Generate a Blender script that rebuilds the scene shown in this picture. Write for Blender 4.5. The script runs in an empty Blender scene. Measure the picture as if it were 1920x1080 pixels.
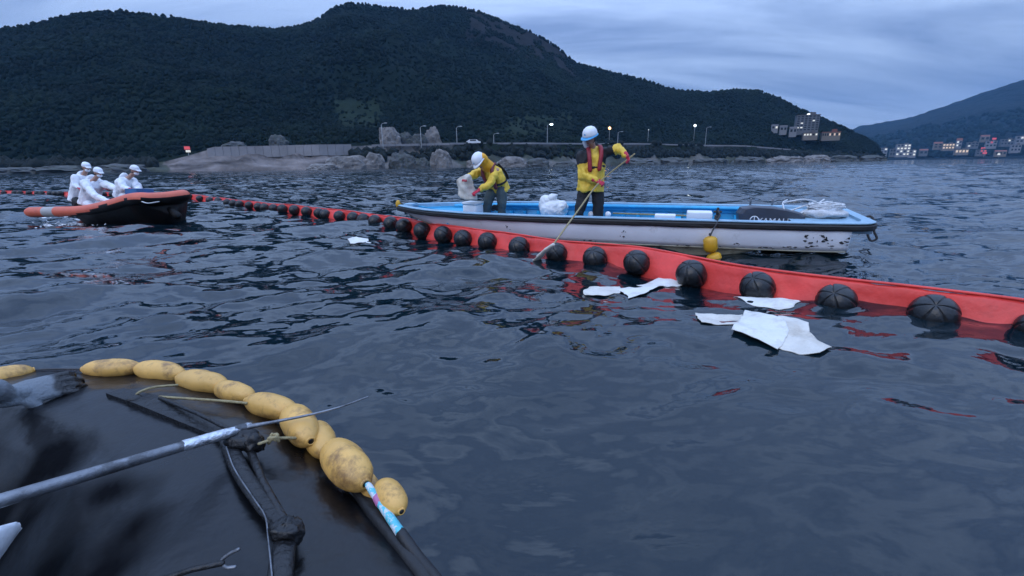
import bpy, bmesh, math, random
import numpy as np
from mathutils import Vector, Matrix, Euler

S = bpy.context.scene
C = S.collection
rng = np.random.default_rng(7)
random.seed(7)
R = math.radians
PI = math.pi

# ------------------------------------------------------------------ camera
CAMH = 1.30
FPX = 850.0
PITCH = math.atan(233.0 / FPX)
ROLL = 0.01146
F_ = np.array([0, math.cos(PITCH), -math.sin(PITCH)])
R0 = np.array([1.0, 0, 0])
U0 = np.cross(R0, F_)
R_ = math.cos(ROLL) * R0 - math.sin(ROLL) * U0
U_ = math.sin(ROLL) * R0 + math.cos(ROLL) * U0
CAM = np.array([0, 0, CAMH])
cd = bpy.data.cameras.new('camera')
cd.sensor_width = 36.0
cd.lens = FPX / 1920 * 36
cd.clip_start = 0.05
cd.clip_end = 12000
cam = bpy.data.objects.new('camera', cd)
C.objects.link(cam)
cam.matrix_world = Matrix(((R_[0], U_[0], -F_[0], 0), (R_[1], U_[1], -F_[1], 0), (R_[2], U_[2], -F_[2], CAMH), (0, 0, 0, 1)))
S.camera = cam

# ------------------------------------------------------------------ world: dusk overcast
SUN_EL, SUN_AZ = 38.0, 215.0          # soft light from behind left of the camera
w = bpy.data.worlds.new('World')
S.world = w
w.use_nodes = True
nt = w.node_tree
nt.nodes.clear()
N = nt.nodes.new
L = nt.links.new
wo = N('ShaderNodeOutputWorld')
bg = N('ShaderNodeBackground')
bg.inputs['Strength'].default_value = 0.10
sky = N('ShaderNodeTexSky')
sky.sky_type = 'NISHITA'
sky.sun_disc = False
sky.sun_elevation = R(SUN_EL)
sky.sun_rotation = R(SUN_AZ)
sky.air_density = 1.5
sky.dust_density = 2.0
tc = N('ShaderNodeTexCoord')
sep = N('ShaderNodeSeparateXYZ')
L(tc.outputs['Generated'], sep.inputs[0])


def wm(op, a, b=None, clamp=False):
    n = N('ShaderNodeMath')
    n.operation = op
    n.use_clamp = clamp
    for i, x in enumerate((a, b)):
        if x is None:
            continue
        if isinstance(x, (int, float)):
            n.inputs[i].default_value = x
        else:
            L(x, n.inputs[i])
    return n.outputs[0]


zz = wm('ADD', wm('MAXIMUM', sep.outputs[2], 0.0), 0.22)
cmb = N('ShaderNodeCombineXYZ')
L(wm('DIVIDE', sep.outputs[0], zz), cmb.inputs[0])
L(wm('DIVIDE', sep.outputs[1], zz), cmb.inputs[1])
mp = N('ShaderNodeMapping')
mp.inputs['Rotation'].default_value = (0, 0, R(-58))
mp.inputs['Scale'].default_value = (0.42, 1.5, 1)
L(cmb.outputs[0], mp.inputs[0])
no = N('ShaderNodeTexNoise')
no.inputs['Scale'].default_value = 1.5
no.inputs['Detail'].default_value = 8
no.inputs['Roughness'].default_value = 0.58
no.inputs['Distortion'].default_value = 0.5
L(mp.outputs[0], no.inputs['Vector'])
cr = N('ShaderNodeValToRGB')
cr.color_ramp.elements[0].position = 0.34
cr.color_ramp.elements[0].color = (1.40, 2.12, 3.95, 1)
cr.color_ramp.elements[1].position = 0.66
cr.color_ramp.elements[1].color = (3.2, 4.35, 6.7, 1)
L(no.outputs['Fac'], cr.inputs[0])
# overcast sky: zenith brighter than the horizon (1 + 2 sin(el)) / 3 law, exaggerated for more light from above
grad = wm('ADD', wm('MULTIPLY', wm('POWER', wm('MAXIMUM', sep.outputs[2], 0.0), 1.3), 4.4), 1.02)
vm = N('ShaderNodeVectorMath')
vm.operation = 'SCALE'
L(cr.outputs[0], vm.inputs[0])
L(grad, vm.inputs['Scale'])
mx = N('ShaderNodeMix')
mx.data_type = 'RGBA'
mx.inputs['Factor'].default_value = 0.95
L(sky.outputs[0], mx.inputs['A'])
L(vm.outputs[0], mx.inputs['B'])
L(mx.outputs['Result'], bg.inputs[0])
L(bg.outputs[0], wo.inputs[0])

sd = bpy.data.lights.new('sun', 'SUN')
sd.energy = 0.8
sd.angle = R(40)
sd.color = (1.0, 0.965, 0.94)
so = bpy.data.objects.new('sun', sd)
C.objects.link(so)
so.location = (0, 0, 50)
az = R(SUN_AZ)
sdir = Vector((math.sin(az) * math.cos(R(SUN_EL)), math.cos(az) * math.cos(R(SUN_EL)), math.sin(R(SUN_EL))))
so.rotation_euler = sdir.to_track_quat('Z', 'Y').to_euler()

S.view_settings.view_transform = 'Standard'
S.view_settings.look = 'None'
S.view_settings.gamma = 1
S.view_settings.use_curve_mapping = False
S.view_settings.exposure = 0.0
S.render.engine = 'CYCLES'
S.cycles.max_bounces = 6
S.cycles.volume_bounces = 0
S.cycles.transparent_max_bounces = 4


# ------------------------------------------------------------------ pixel helpers (1920x1080 photo pixels)
def ray(x, y):
    return F_ * FPX + R_ * (x - 960) + U_ * (540 - y)


def G(x, y, z=0.0):               # on the horizontal plane z
    d = ray(x, y)
    return CAM + d * ((z - CAMH) / d[2])


def A(x, y, D):                   # at forward distance D
    d = ray(x, y)
    return CAM + d * (D / d[1])


def RG(x, y, rr):                 # at horizontal range rr
    d = ray(x, y)
    return CAM + d * (rr / math.hypot(d[0], d[1]))


def phi_of(x, y=305.0):
    d = ray(x, y)
    return math.atan2(d[0], d[1])


# ------------------------------------------------------------------ numpy noise
def _h(i, j, k, s):
    n = (i.astype(np.int64) * 374761393 + j.astype(np.int64) * 668265263 + k.astype(np.int64) * 2147483647 + s * 1274126177) & 0xFFFFFFFF
    n = ((n ^ (n >> 13)) * 1274126177) & 0xFFFFFFFF
    n = ((n ^ (n >> 16)) * 2246822519) & 0xFFFFFFFF
    return ((n ^ (n >> 15)) & 0xFFFFFF) / float(0xFFFFFF) * 2 - 1


def vn(p, s=0):
    p = np.asarray(p, float)
    i = np.floor(p)
    f = p - i
    f = f * f * f * (f * (f * 6 - 15) + 10)
    x, y, z = i[..., 0], i[..., 1], i[..., 2]
    fx, fy, fz = f[..., 0], f[..., 1], f[..., 2]
    r = 0
    for a in (0, 1):
        for b in (0, 1):
            for c in (0, 1):
                r = r + _h(x + a, y + b, z + c, s) * (fx if a else 1 - fx) * (fy if b else 1 - fy) * (fz if c else 1 - fz)
    return r


def fbm(p, o=4, s=0, g=0.5):
    p = np.asarray(p, float)
    t, a, n = 0, 1.0, 0
    for k in range(o):
        t = t + a * vn(p * 2 ** k + 17.3 * k, s + k)
        n += a
        a *= g
    return t / n


def n2(x, y, sc, o=3, s=0, g=0.5):
    return fbm(np.stack([x / sc, y / sc, np.zeros_like(x)], -1), o, s, g)


# ------------------------------------------------------------------ materials
MT = {}


def mat(name, col, rough=0.6, metal=0.0, var=0.25, vs=4.0, bump=0.15, bs=30.0, dirt=None, dc=(0.05, 0.04, 0.03), dsc=3.0, dt=(0.55, 0.7), coat=0.0, spec=0.5, emis=None, es=0.0, attr=None, aniso=(1, 1, 1), subs=0.0, bd=0.02):
    m = bpy.data.materials.new(name)
    m.use_nodes = True
    t = m.node_tree
    b = t.nodes['Principled BSDF']
    b.inputs['Roughness'].default_value = rough
    b.inputs['Metallic'].default_value = metal
    b.inputs['Coat Weight'].default_value = coat
    b.inputs['Specular IOR Level'].default_value = spec
    o = t.nodes.new('ShaderNodeNewGeometry')
    mpn = t.nodes.new('ShaderNodeMapping')
    mpn.inputs['Scale'].default_value = aniso
    t.links.new(o.outputs['Position'], mpn.inputs[0])
    n1 = t.nodes.new('ShaderNodeTexNoise')
    n1.inputs['Scale'].default_value = vs
    n1.inputs['Detail'].default_value = 5
    n1.inputs['Roughness'].default_value = 0.6
    t.links.new(mpn.outputs[0], n1.inputs['Vector'])
    r1 = t.nodes.new('ShaderNodeMapRange')
    r1.inputs['From Min'].default_value = 0.3
    r1.inputs['From Max'].default_value = 0.7
    r1.inputs['To Min'].default_value = 1 - var
    r1.inputs['To Max'].default_value = 1 + var * 0.6
    t.links.new(n1.outputs['Fac'], r1.inputs['Value'])
    sc = t.nodes.new('ShaderNodeVectorMath')
    sc.operation = 'SCALE'
    if attr:
        at = t.nodes.new('ShaderNodeAttribute')
        at.attribute_name = attr
        t.links.new(at.outputs['Color'], sc.inputs[0])
    else:
        sc.inputs[0].default_value = col[:3]
    t.links.new(r1.outputs[0], sc.inputs['Scale'])
    out = sc.outputs[0]
    if dirt:
        n3 = t.nodes.new('ShaderNodeTexNoise')
        n3.inputs['Scale'].default_value = dsc
        n3.inputs['Detail'].default_value = 8
        n3.inputs['Roughness'].default_value = 0.7
        t.links.new(mpn.outputs[0], n3.inputs['Vector'])
        r3 = t.nodes.new('ShaderNodeMapRange')
        r3.inputs['From Min'].default_value = dt[0]
        r3.inputs['From Max'].default_value = dt[1]
        r3.inputs['To Max'].default_value = dirt
        t.links.new(n3.outputs['Fac'], r3.inputs['Value'])
        mxn = t.nodes.new('ShaderNodeMix')
        mxn.data_type = 'RGBA'
        t.links.new(r3.outputs[0], mxn.inputs['Factor'])
        t.links.new(out, mxn.inputs['A'])
        mxn.inputs['B'].default_value = (*dc, 1)
        out = mxn.outputs['Result']
    t.links.new(out, b.inputs['Base Color'])
    rr = t.nodes.new('ShaderNodeMapRange')
    rr.inputs['To Min'].default_value = max(0.02, rough - 0.12)
    rr.inputs['To Max'].default_value = min(1, rough + 0.12)
    t.links.new(n1.outputs['Fac'], rr.inputs['Value'])
    t.links.new(rr.outputs[0], b.inputs['Roughness'])
    if bump:
        n4 = t.nodes.new('ShaderNodeTexNoise')
        n4.inputs['Scale'].default_value = bs
        n4.inputs['Detail'].default_value = 4
        t.links.new(mpn.outputs[0], n4.inputs['Vector'])
        bn = t.nodes.new('ShaderNodeBump')
        bn.inputs['Strength'].default_value = bump
        bn.inputs['Distance'].default_value = bd
        t.links.new(n4.outputs['Fac'], bn.inputs['Height'])
        t.links.new(bn.outputs[0], b.inputs['Normal'])
    if emis:
        b.inputs['Emission Color'].default_value = (*emis, 1)
        b.inputs['Emission Strength'].default_value = es
    MT[name] = m
    return m


mat('red_fabric', (0.78, 0.060, 0.048), 0.5, var=0.22, vs=3, bump=0.3, bs=18, dirt=0.35, dc=(0.16, 0.02, 0.02), dsc=2.5)
mat('black_float', (0.009, 0.010, 0.012), 0.33, var=0.4, vs=9, bump=0.2, bs=40, dirt=0.5, dc=(0.035, 0.036, 0.038), dsc=7, dt=(.55,.75))
mat('hull_white', (0.72, 0.75, 0.80), 0.45, var=0.10, vs=1.5, bump=0.08, bs=12, dirt=0.55, dc=(0.30, 0.27, 0.22), dsc=3.5, dt=(0.6, 0.75))
mat('hull_beige', (0.34, 0.33, 0.25), 0.6, var=0.25, vs=4, bump=0.2, bs=20, dirt=0.9, dc=(0.07, 0.06, 0.045), dsc=5, dt=(0.55, 0.68))
mat('rail_black', (0.012, 0.012, 0.013), 0.55, var=0.3, vs=8, bump=0.3, bs=25)
mat('boat_blue', (0.03, 0.38, 0.64), 0.45, var=0.16, vs=3, bump=0.12, bs=15, dirt=0.45, dc=(0.02, 0.08, 0.17), dsc=5, dt=(0.52, 0.72))
mat('deck_light', (0.27, 0.43, 0.55), 0.5, var=0.2, vs=5, bump=0.1, bs=15, dirt=0.6, dc=(0.12, 0.13, 0.14), dsc=8, dt=(0.55, 0.7))
mat('dark_grey', (0.05, 0.055, 0.07), 0.4, var=0.15, vs=3, bump=0.05)
mat('white_print', (0.8, 0.8, 0.8), 0.5, var=0.02, bump=0)
mat('foam_white', (0.78, 0.79, 0.80), 0.7, var=0.06, vs=9, bump=0.2, bs=60)
mat('bag_white', (0.74, 0.75, 0.76), 0.38, var=0.08, vs=6, bump=0.4, bs=22)
mat('rope_white', (0.62, 0.63, 0.64), 0.8, var=0.2, vs=40, bump=0.5, bs=120)
mat('rope_tan', (0.36, 0.29, 0.15), 0.8, var=0.3, vs=40, bump=0.5, bs=150)
mat('rope_dark', (0.06, 0.06, 0.065), 0.8, var=0.3, vs=40, bump=0.5, bs=150)
mat('yellow_float', (0.72, 0.40, 0.10), 0.42, var=0.16, vs=7, bump=0.12, bs=35, dirt=0.8, dc=(0.17, 0.085, 0.035), dsc=9.0, dt=(0.50, 0.64), coat=0.05)
mat('yellow_fender', (0.62, 0.33, 0.015), 0.45, var=0.2, vs=6, bump=0.1, bs=30, dirt=0.5, dc=(0.2, 0.1, 0.02), dsc=8)
mat('oily_rubber', (0.004, 0.0045, 0.006), 0.30, var=0.5, vs=2.6, bump=0.55, bs=5.0, dirt=0.5, dc=(0.002, 0.002, 0.002), dsc=3, dt=(0.45, 0.6), spec=0.45, bd=0.03)
mat('oily_matte', (0.003, 0.003, 0.0035), 0.6, var=0.4, vs=4, bump=0.7, bs=7, spec=0.12, bd=0.03)
mat('black_cloth', (0.008, 0.008, 0.009), 0.45, var=0.4, vs=12, bump=0.5, bs=40)
mat('steel', (0.22, 0.23, 0.25), 0.38, metal=0.6, var=0.35, vs=12, bump=0.15, bs=60, dirt=0.6, dc=(0.02, 0.018, 0.016), dsc=11, dt=(0.5, 0.62))
mat('steel_bare', (0.6, 0.62, 0.66), 0.3, metal=0.8, var=0.4, vs=30, bump=0.4, bs=60)
mat('jacket_yellow', (0.80, 0.52, 0.05), 0.6, var=0.16, vs=6, bump=0.35, bs=22, dirt=0.3, dc=(0.28, 0.19, 0.04), dsc=5)
mat('jacket_orange', (0.78, 0.36, 0.01), 0.6, var=0.14, vs=6, bump=0.35, bs=22)
mat('cloth_black', (0.010, 0.011, 0.014), 0.75, var=0.3, vs=8, bump=0.3, bs=30)
mat('cloth_grey_green', (0.06, 0.085, 0.09), 0.75, var=0.25, vs=8, bump=0.3, bs=30)
mat('vest_red', (0.27, 0.010, 0.02), 0.5, var=0.2, vs=8, bump=0.25, bs=30)
mat('vest_maroon', (0.15, 0.02, 0.03), 0.55, var=0.25, vs=8, bump=0.25, bs=30)
mat('glove_red', (0.50, 0.018, 0.05), 0.6, var=0.2, vs=20, bump=0.3, bs=60)
mat('helmet_white', (0.76, 0.77, 0.80), 0.28, var=0.03, bump=0.0)
mat('helmet_band', (0.07, 0.36, 0.66), 0.4, var=0.05, bump=0.0)
mat('cloth_white', (0.76, 0.78, 0.82), 0.7, var=0.08, vs=5, bump=0.4, bs=20)
mat('skin', (0.40, 0.22, 0.16), 0.5, var=0.12, vs=8, bump=0.1, bs=60, subs=0.1)
mat('hair_black', (0.008, 0.007, 0.007), 0.5, bump=0.3, bs=90)
mat('absorbent', (0.70, 0.68, 0.63), 0.75, var=0.05, vs=5, bump=0.25, bs=45, dirt=0.6, dc=(0.36, 0.30, 0.24), dsc=4.5, dt=(0.50, 0.68))
mat('absorbent_dirty', (0.63, 0.59, 0.52), 0.75, var=0.12, vs=5, bump=0.3, bs=45, dirt=0.6, dc=(0.30, 0.24, 0.17), dsc=3, dt=(0.5, 0.7))
mat('glove_grey', (0.15, 0.17, 0.19), 0.6, var=0.12, vs=8, bump=0.35, bs=90, dirt=0.8, dc=(0.01, 0.01, 0.01), dsc=14, dt=(0.66, 0.74))
mat('glove_oil', (0.006, 0.006, 0.007), 0.25, var=0.3, bump=0.3, bs=50)
mat('tape_cyan', (0.10, 0.50, 0.58), 0.4, var=0.2, vs=20, bump=0.2, bs=50, dirt=0.9, dc=(0.65, 0.65, 0.68), dsc=28, dt=(0.52, 0.56))
mat('tape_pink', (0.45, 0.15, 0.30), 0.4, var=0.2, vs=20, bump=0.2)
mat('dinghy_orange', (0.66, 0.13, 0.07), 0.5, var=0.16, vs=3, bump=0.1, bs=10, dirt=0.5, dc=(0.30, 0.08, 0.05), dsc=2.5)
mat('dinghy_patch', (0.38, 0.36, 0.35), 0.55, var=0.1)
mat('dinghy_dark', (0.004, 0.0035, 0.0035), 0.45, var=0.4, vs=4, bump=0.3, bs=14, dirt=0.5, dc=(0.025, 0.009, 0.006), dsc=3, spec=0.2)
mat('tarp_blue', (0.03, 0.13, 0.32), 0.5, var=0.2)
mat('rock_pale', (0.20, 0.185, 0.175), 0.9, var=0.4, vs=0.35, bump=0.7, bs=0.9, dirt=0.7, dc=(0.09, 0.085, 0.08), dsc=0.4, dt=(0.48, 0.62), bd=0.8)
mat('rock_grey', (0.08, 0.084, 0.086), 0.9, var=0.4, vs=0.3, bump=0.7, bs=0.9, dirt=0.7, dc=(0.055, 0.065, 0.05), dsc=0.35, dt=(0.48, 0.62), bd=0.8)
mat('concrete', (0.25, 0.24, 0.245), 0.85, var=0.22, vs=0.15, bump=0.2, bs=1.5, dirt=0.4, dc=(0.16, 0.15, 0.15), dsc=0.5, bd=0.2)
mat('asphalt', (0.05, 0.05, 0.052), 0.9, var=0.2, vs=0.5, bump=0.2)
mat('leaf_dark', (0.0045, 0.0100, 0.0085), 0.75, var=0.5, vs=0.05, bump=0.4, bs=0.9, dirt=0.8, dc=(0.010, 0.018, 0.012), dsc=0.018, dt=(0.48, 0.62), bd=1.0, spec=0.03)
mat('leaf_far', (0.004, 0.009, 0.012), 0.9, var=0.4, vs=0.02, bump=1.0, bs=0.05, bd=12, spec=0.1)
mat('bush', (0.0055, 0.010, 0.008), 0.8, var=0.5, vs=1.5, bump=0.9, bs=3, bd=0.4, spec=0.2)
mat('terrain', (0.1, 0.1, 0.1), 0.95, var=0.35, vs=0.08, bump=0.8, bs=0.5, attr='tint', bd=1.2, spec=0.04)
mat('pole_metal', (0.36, 0.37, 0.38), 0.5, metal=0.3, bump=0)
mat('building_pale', (0.20, 0.20, 0.21), 0.8, var=0.12, vs=0.2, bump=0)
mat('building_tan', (0.17, 0.145, 0.12), 0.8, var=0.12, vs=0.2, bump=0)
mat('building_grey', (0.11, 0.115, 0.125), 0.8, var=0.12, vs=0.2, bump=0)
mat('roof_dark', (0.10, 0.09, 0.09), 0.8, bump=0)
mat('roof_red', (0.20, 0.07, 0.05), 0.8, bump=0)
mat('glass_dark', (0.02, 0.025, 0.03), 0.15, bump=0)
mat('lit_warm', (0.8, 0.6, 0.4), 0.5, bump=0, emis=(1.0, 0.66, 0.36), es=0.4)
mat('lit_white', (0.8, 0.8, 0.8), 0.5, bump=0, emis=(0.85, 0.95, 1.0), es=4.5)
mat('lit_cream', (0.8, 0.8, 0.7), 0.5, bump=0, emis=(1.0, 0.86, 0.62), es=0.42)
mat('lit_red', (0.6, 0.1, 0.1), 0.5, bump=0, emis=(1.0, 0.10, 0.12), es=0.35)
mat('lit_orange', (0.8, 0.5, 0.3), 0.5, bump=0, emis=(1.0, 0.50, 0.18), es=5.0)
mat('car_white', (0.7, 0.71, 0.73), 0.3, bump=0, var=0.02)
mat('tyre', (0.02, 0.02, 0.02), 0.8, bump=0)


def attr_mix(name, attr, col, rough, spec):
    """where the vertex attribute is 1 the surface is mixed over (oil on gloves, shade put into the bow cover)"""
    t = MT[name].node_tree
    b = t.nodes['Principled BSDF']
    at = t.nodes.new('ShaderNodeAttribute')
    at.attribute_name = attr
    for sock, val in (('Base Color', (*col, 1)), ('Roughness', rough), ('Specular IOR Level', spec)):
        m = t.nodes.new('ShaderNodeMix')
        if sock == 'Base Color':
            m.data_type = 'RGBA'
            A_, B_, O_ = m.inputs['A'], m.inputs['B'], m.outputs['Result']
            ia = [i for i in m.inputs if i.name == 'A' and i.type == 'RGBA'][0]
            ib = [i for i in m.inputs if i.name == 'B' and i.type == 'RGBA'][0]
            oo_ = [i for i in m.outputs if i.type == 'RGBA'][0]
        else:
            ia = [i for i in m.inputs if i.name == 'A' and i.type == 'VALUE'][0]
            ib = [i for i in m.inputs if i.name == 'B' and i.type == 'VALUE'][0]
            oo_ = [i for i in m.outputs if i.type == 'VALUE'][0]
        ln = b.inputs[sock].links
        if ln:
            src = ln[0].from_socket
            t.links.new(src, ia)
        else:
            ia.default_value = b.inputs[sock].default_value
        ib.default_value = val
        t.links.new(at.outputs['Fac'], m.inputs[0])
        t.links.new(oo_, b.inputs[sock])


def set_attr(o, attr, fn):
    me = o.data
    n = len(me.vertices)
    co = np.empty(n * 3)
    me.vertices.foreach_get('co', co)
    co = co.reshape(-1, 3) + (root_off(o.parent) if o.parent else np.array(o.location))
    v = np.clip(fn(co), 0, 1)
    a = me.color_attributes.new(attr, 'FLOAT_COLOR', 'POINT')
    a.data.foreach_set('color', np.stack([v, v, v, np.ones(n)], 1).ravel())


attr_mix('oily_rubber', 'inner_shade', (0.002, 0.002, 0.003), 0.55, 0.04)  # inner bow made darker and duller: its shade is put into the surface
attr_mix('glove_grey', 'oil', (0.005, 0.005, 0.006), 0.3, 0.5)


# ------------------------------------------------------------------ mesh builder
class MB:
    def __init__(s):
        s.V = []
        s.F = []
        s.M = []
        s.n = 0

    def add(s, v, f, m=0):
        v = np.asarray(v, float).reshape(-1, 3)
        s.V.append(v)
        for q in f:
            s.F.append([i + s.n for i in q])
            s.M.append(m)
        s.n += len(v)
        return s

    def box(s, c, h, M=None, m=0, taper=1.0):
        v = []
        for z in (-1, 1):
            t = taper if z > 0 else 1
            for x, y in ((-1, -1), (1, -1), (1, 1), (-1, 1)):
                v.append((x * h[0] * t, y * h[1] * t, z * h[2]))
        v = np.array(v)
        if M is not None:
            v = v @ np.array(M).T
        return s.add(v + np.array(c), [(0, 3, 2, 1), (4, 5, 6, 7), (0, 1, 5, 4), (1, 2, 6, 5), (2, 3, 7, 6), (3, 0, 4, 7)], m)

    def rings(s, rs, cap=True, closed=True, m=0):
        k = len(rs[0])
        f = []
        for i in range(len(rs) - 1):
            for j in range(k if closed else k - 1):
                a, b = i * k + j, i * k + (j + 1) % k
                f.append((a, b, b + k, a + k))
        v = np.concatenate([np.asarray(r) for r in rs])
        if cap:
            v = np.concatenate([v, [np.mean(rs[0], 0)], [np.mean(rs[-1], 0)]])
            c0, c1 = len(v) - 2, len(v) - 1
            o = (len(rs) - 1) * k
            for j in range(k):
                f.append((c0, (j + 1) % k, j))
                f.append((c1, o + j, o + (j + 1) % k))
        return s.add(v, f, m)

    def tube(s, P, r, seg=10, side=None, flat=1.0, m=0, round_=True):
        """swept tube; r scalar or list of r or (a,b); side = preferred direction of radius a"""
        P = [np.array(p, float) for p in P]
        n = len(P)
        if isinstance(r, (list, np.ndarray)):
            qq = np.array([x if isinstance(x, (list, tuple)) else (x, x * flat) for x in r], float)
            u = np.linspace(0, 1, n)
            rr = [(float(np.interp(u[i], np.linspace(0, 1, len(qq)), qq[:, 0])), float(np.interp(u[i], np.linspace(0, 1, len(qq)), qq[:, 1]))) for i in range(n)]
        else:
            rr = [r if isinstance(r, tuple) else (r, r * flat)] * n
        rs = []
        up = None
        for i in range(n):
            t = P[min(i + 1, n - 1)] - P[max(i - 1, 0)]
            t = t / (np.linalg.norm(t) + 1e-9)
            if side is not None:
                a = np.array(side, float)
            elif up is None:
                a = np.cross(t, [0, 0, 1.0])
                if np.linalg.norm(a) < 0.1:
                    a = np.array([1.0, 0, 0])
            else:
                a = up
            a = a - t * np.dot(a, t)
            a /= np.linalg.norm(a) + 1e-9
            up = a
            b = np.cross(t, a)
            ring = []
            for j in range(seg):
                th = 2 * PI * j / seg
                ring.append(P[i] + a * rr[i][0] * math.cos(th) + b * rr[i][1] * math.sin(th))
            rs.append((np.array(ring), t, rr[i]))
        out = []
        if round_:
            for kx in (0.35, 0.75):
                rg, t, q = rs[0]
                c = P[0]
                out.append(c - t * min(q) * math.sqrt(1 - kx * kx) + (rg - c) * kx)
        out += [x[0] for x in rs]
        if round_:
            for kx in (0.75, 0.35):
                rg, t, q = rs[-1]
                c = P[-1]
                out.append(c + t * min(q) * math.sqrt(1 - kx * kx) + (rg - c) * kx)
        return s.rings(out, m=m)

    def ball(s, c, r, M=None, seg=20, rg=12, fn=None, m=0):
        if not isinstance(r, (list, tuple, np.ndarray)):
            r = (r, r, r)
        v = []
        for i in range(rg + 1):
            th = PI * i / rg
            for j in range(seg):
                ph = 2 * PI * j / seg
                v.append((math.sin(th) * math.cos(ph), math.sin(th) * math.sin(ph), math.cos(th)))
        v = np.array(v)
        k = np.ones(len(v)) if fn is None else fn(v)
        v = v * k[:, None] * np.array(r)
        if M is not None:
            v = v @ np.array(M).T
        f = []
        for i in range(rg):
            for j in range(seg):
                a, b = i * seg + j, i * seg + (j + 1) % seg
                f.append((a, a + seg, b + seg, b))
        return s.add(v + np.array(c), f, m)

    def lathe(s, c, prof, M=None, seg=24, m=0):
        rs = []
        for (rad, z) in prof:
            ring = np.array([(rad * math.cos(2 * PI * j / seg), rad * math.sin(2 * PI * j / seg), z) for j in range(seg)])
            if M is not None:
                ring = ring @ np.array(M).T
            rs.append(ring + np.array(c))
        return s.rings(rs, m=m)

    def build(s, name, mats, parent=None, smooth=True, off=None, voxel=None, sm=2, disp=None, slot=None, link=True, solid=None, autosmooth=None):
        if not isinstance(mats, (list, tuple)):
            mats = [mats]
        v = np.concatenate(s.V) if s.V else np.zeros((0, 3))
        o = root_off(parent) if off is None else np.array(off)
        v = v - o
        me = bpy.data.meshes.new(name)
        me.from_pydata(v.tolist(), [], s.F)
        for m in mats:
            me.materials.append(MT[m] if isinstance(m, str) else m)
        me.polygons.foreach_set('material_index', s.M)
        bm = bmesh.new()
        bm.from_mesh(me)
        bmesh.ops.remove_doubles(bm, verts=bm.verts, dist=1e-5)
        bmesh.ops.recalc_face_normals(bm, faces=bm.faces)
        bm.to_mesh(me)
        bm.free()
        if voxel or solid:
            tmp = bpy.data.objects.new('tmp', me)
            C.objects.link(tmp)
            if voxel:
                md = tmp.modifiers.new('r', 'REMESH')
                md.mode = 'VOXEL'
                md.voxel_size = voxel
                if sm:
                    m2 = tmp.modifiers.new('s', 'SMOOTH')
                    m2.factor = 0.5
                    m2.iterations = sm
            if solid:
                m3 = tmp.modifiers.new('so', 'SOLIDIFY')
                m3.thickness = solid
                m3.offset = 0
            dg = bpy.context.evaluated_depsgraph_get()
            nm = bpy.data.meshes.new_from_object(tmp.evaluated_get(dg))
            bpy.data.objects.remove(tmp)
            me = nm
            me.name = name
            if not len(me.materials):
                for m in mats:
                    me.materials.append(MT[m] if isinstance(m, str) else m)
        if disp:
            nv = len(me.vertices)
            co = np.empty(nv * 3)
            me.vertices.foreach_get('co', co)
            co = co.reshape(-1, 3)
            nn = np.empty(nv * 3)
            me.vertices.foreach_get('normal', nn)
            nn = nn.reshape(-1, 3)
            am, fr = disp[0], disp[1]
            an = np.array(disp[2]) if len(disp) > 2 else np.ones(3)
            q = (co + o) * fr * an
            dd = fbm(q, 3, 5)
            dd = np.where(dd > 0, dd, dd * 1.3)
            co = co + nn * (dd * am)[:, None]
            me.vertices.foreach_set('co', co.ravel())
        if slot:
            for p in me.polygons:
                p.material_index = slot(np.array(p.center) + o)
        me.polygons.foreach_set('use_smooth', [smooth] * len(me.polygons))
        me.update()
        ob = bpy.data.objects.new(name, me)
        if link:
            C.objects.link(ob)
        if parent is not None:
            ob.parent = parent
        else:
            ob.location = o
        return ob


def root_off(p):
    if p is None:
        return np.zeros(3)
    o = np.zeros(3)
    while p is not None:
        o = o + np.array(p.location)
        p = p.parent
    return o


def tag(o, label=None, cat=None, group=None, kind=None):
    if label:
        o['label'] = label
    if cat:
        o['category'] = cat
    if group:
        o['group'] = group
    if kind:
        o['kind'] = kind
    return o


def thing(name, label, cat, loc, group=None):
    o = bpy.data.objects.new(name, None)
    C.objects.link(o)
    o.location = tuple(float(x) for x in loc)
    o.empty_display_size = 0.2
    return tag(o, label, cat, group)


def frame(z, x=(1, 0, 0)):
    """3x3 with columns x,y,z"""
    z = np.array(z, float)
    z /= np.linalg.norm(z)
    x = np.array(x, float)
    x = x - z * np.dot(x, z)
    x /= np.linalg.norm(x)
    return np.stack([x, np.cross(z, x), z], 1)


def smoothpath(P, k=8):
    """catmull-rom"""
    P = [np.array(p, float) for p in P]
    Q = [2 * P[0] - P[1]] + P + [2 * P[-1] - P[-2]]
    out = []
    for i in range(1, len(Q) - 2):
        for j in range(k):
            t = j / k
            out.append(0.5 * ((2 * Q[i]) + (-Q[i - 1] + Q[i + 1]) * t + (2 * Q[i - 1] - 5 * Q[i] + 4 * Q[i + 1] - Q[i + 2]) * t * t + (-Q[i - 1] + 3 * Q[i] - 3 * Q[i + 1] + Q[i + 2]) * t ** 3))
    out.append(P[-1])
    return out


# ------------------------------------------------------------------ WATER
WC = []
for lam, amp, cnt in ((6.5, 0.030, 4), (3.4, 0.024, 7), (1.9, 0.018, 9), (1.05, 0.0125, 12), (0.6, 0.0075, 14), (0.36, 0.0042, 18), (0.22, 0.0022, 18), (0.14, 0.0011, 18)):
    for i in range(cnt):
        l_ = lam * rng.uniform(0.75, 1.35)
        th = rng.normal(R(-72), R(34 if lam > 1.2 else 46))
        WC.append((math.cos(th) * 2 * PI / l_, math.sin(th) * 2 * PI / l_, rng.uniform(0, 2 * PI), amp / math.sqrt(cnt) * 1.9, l_))


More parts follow.
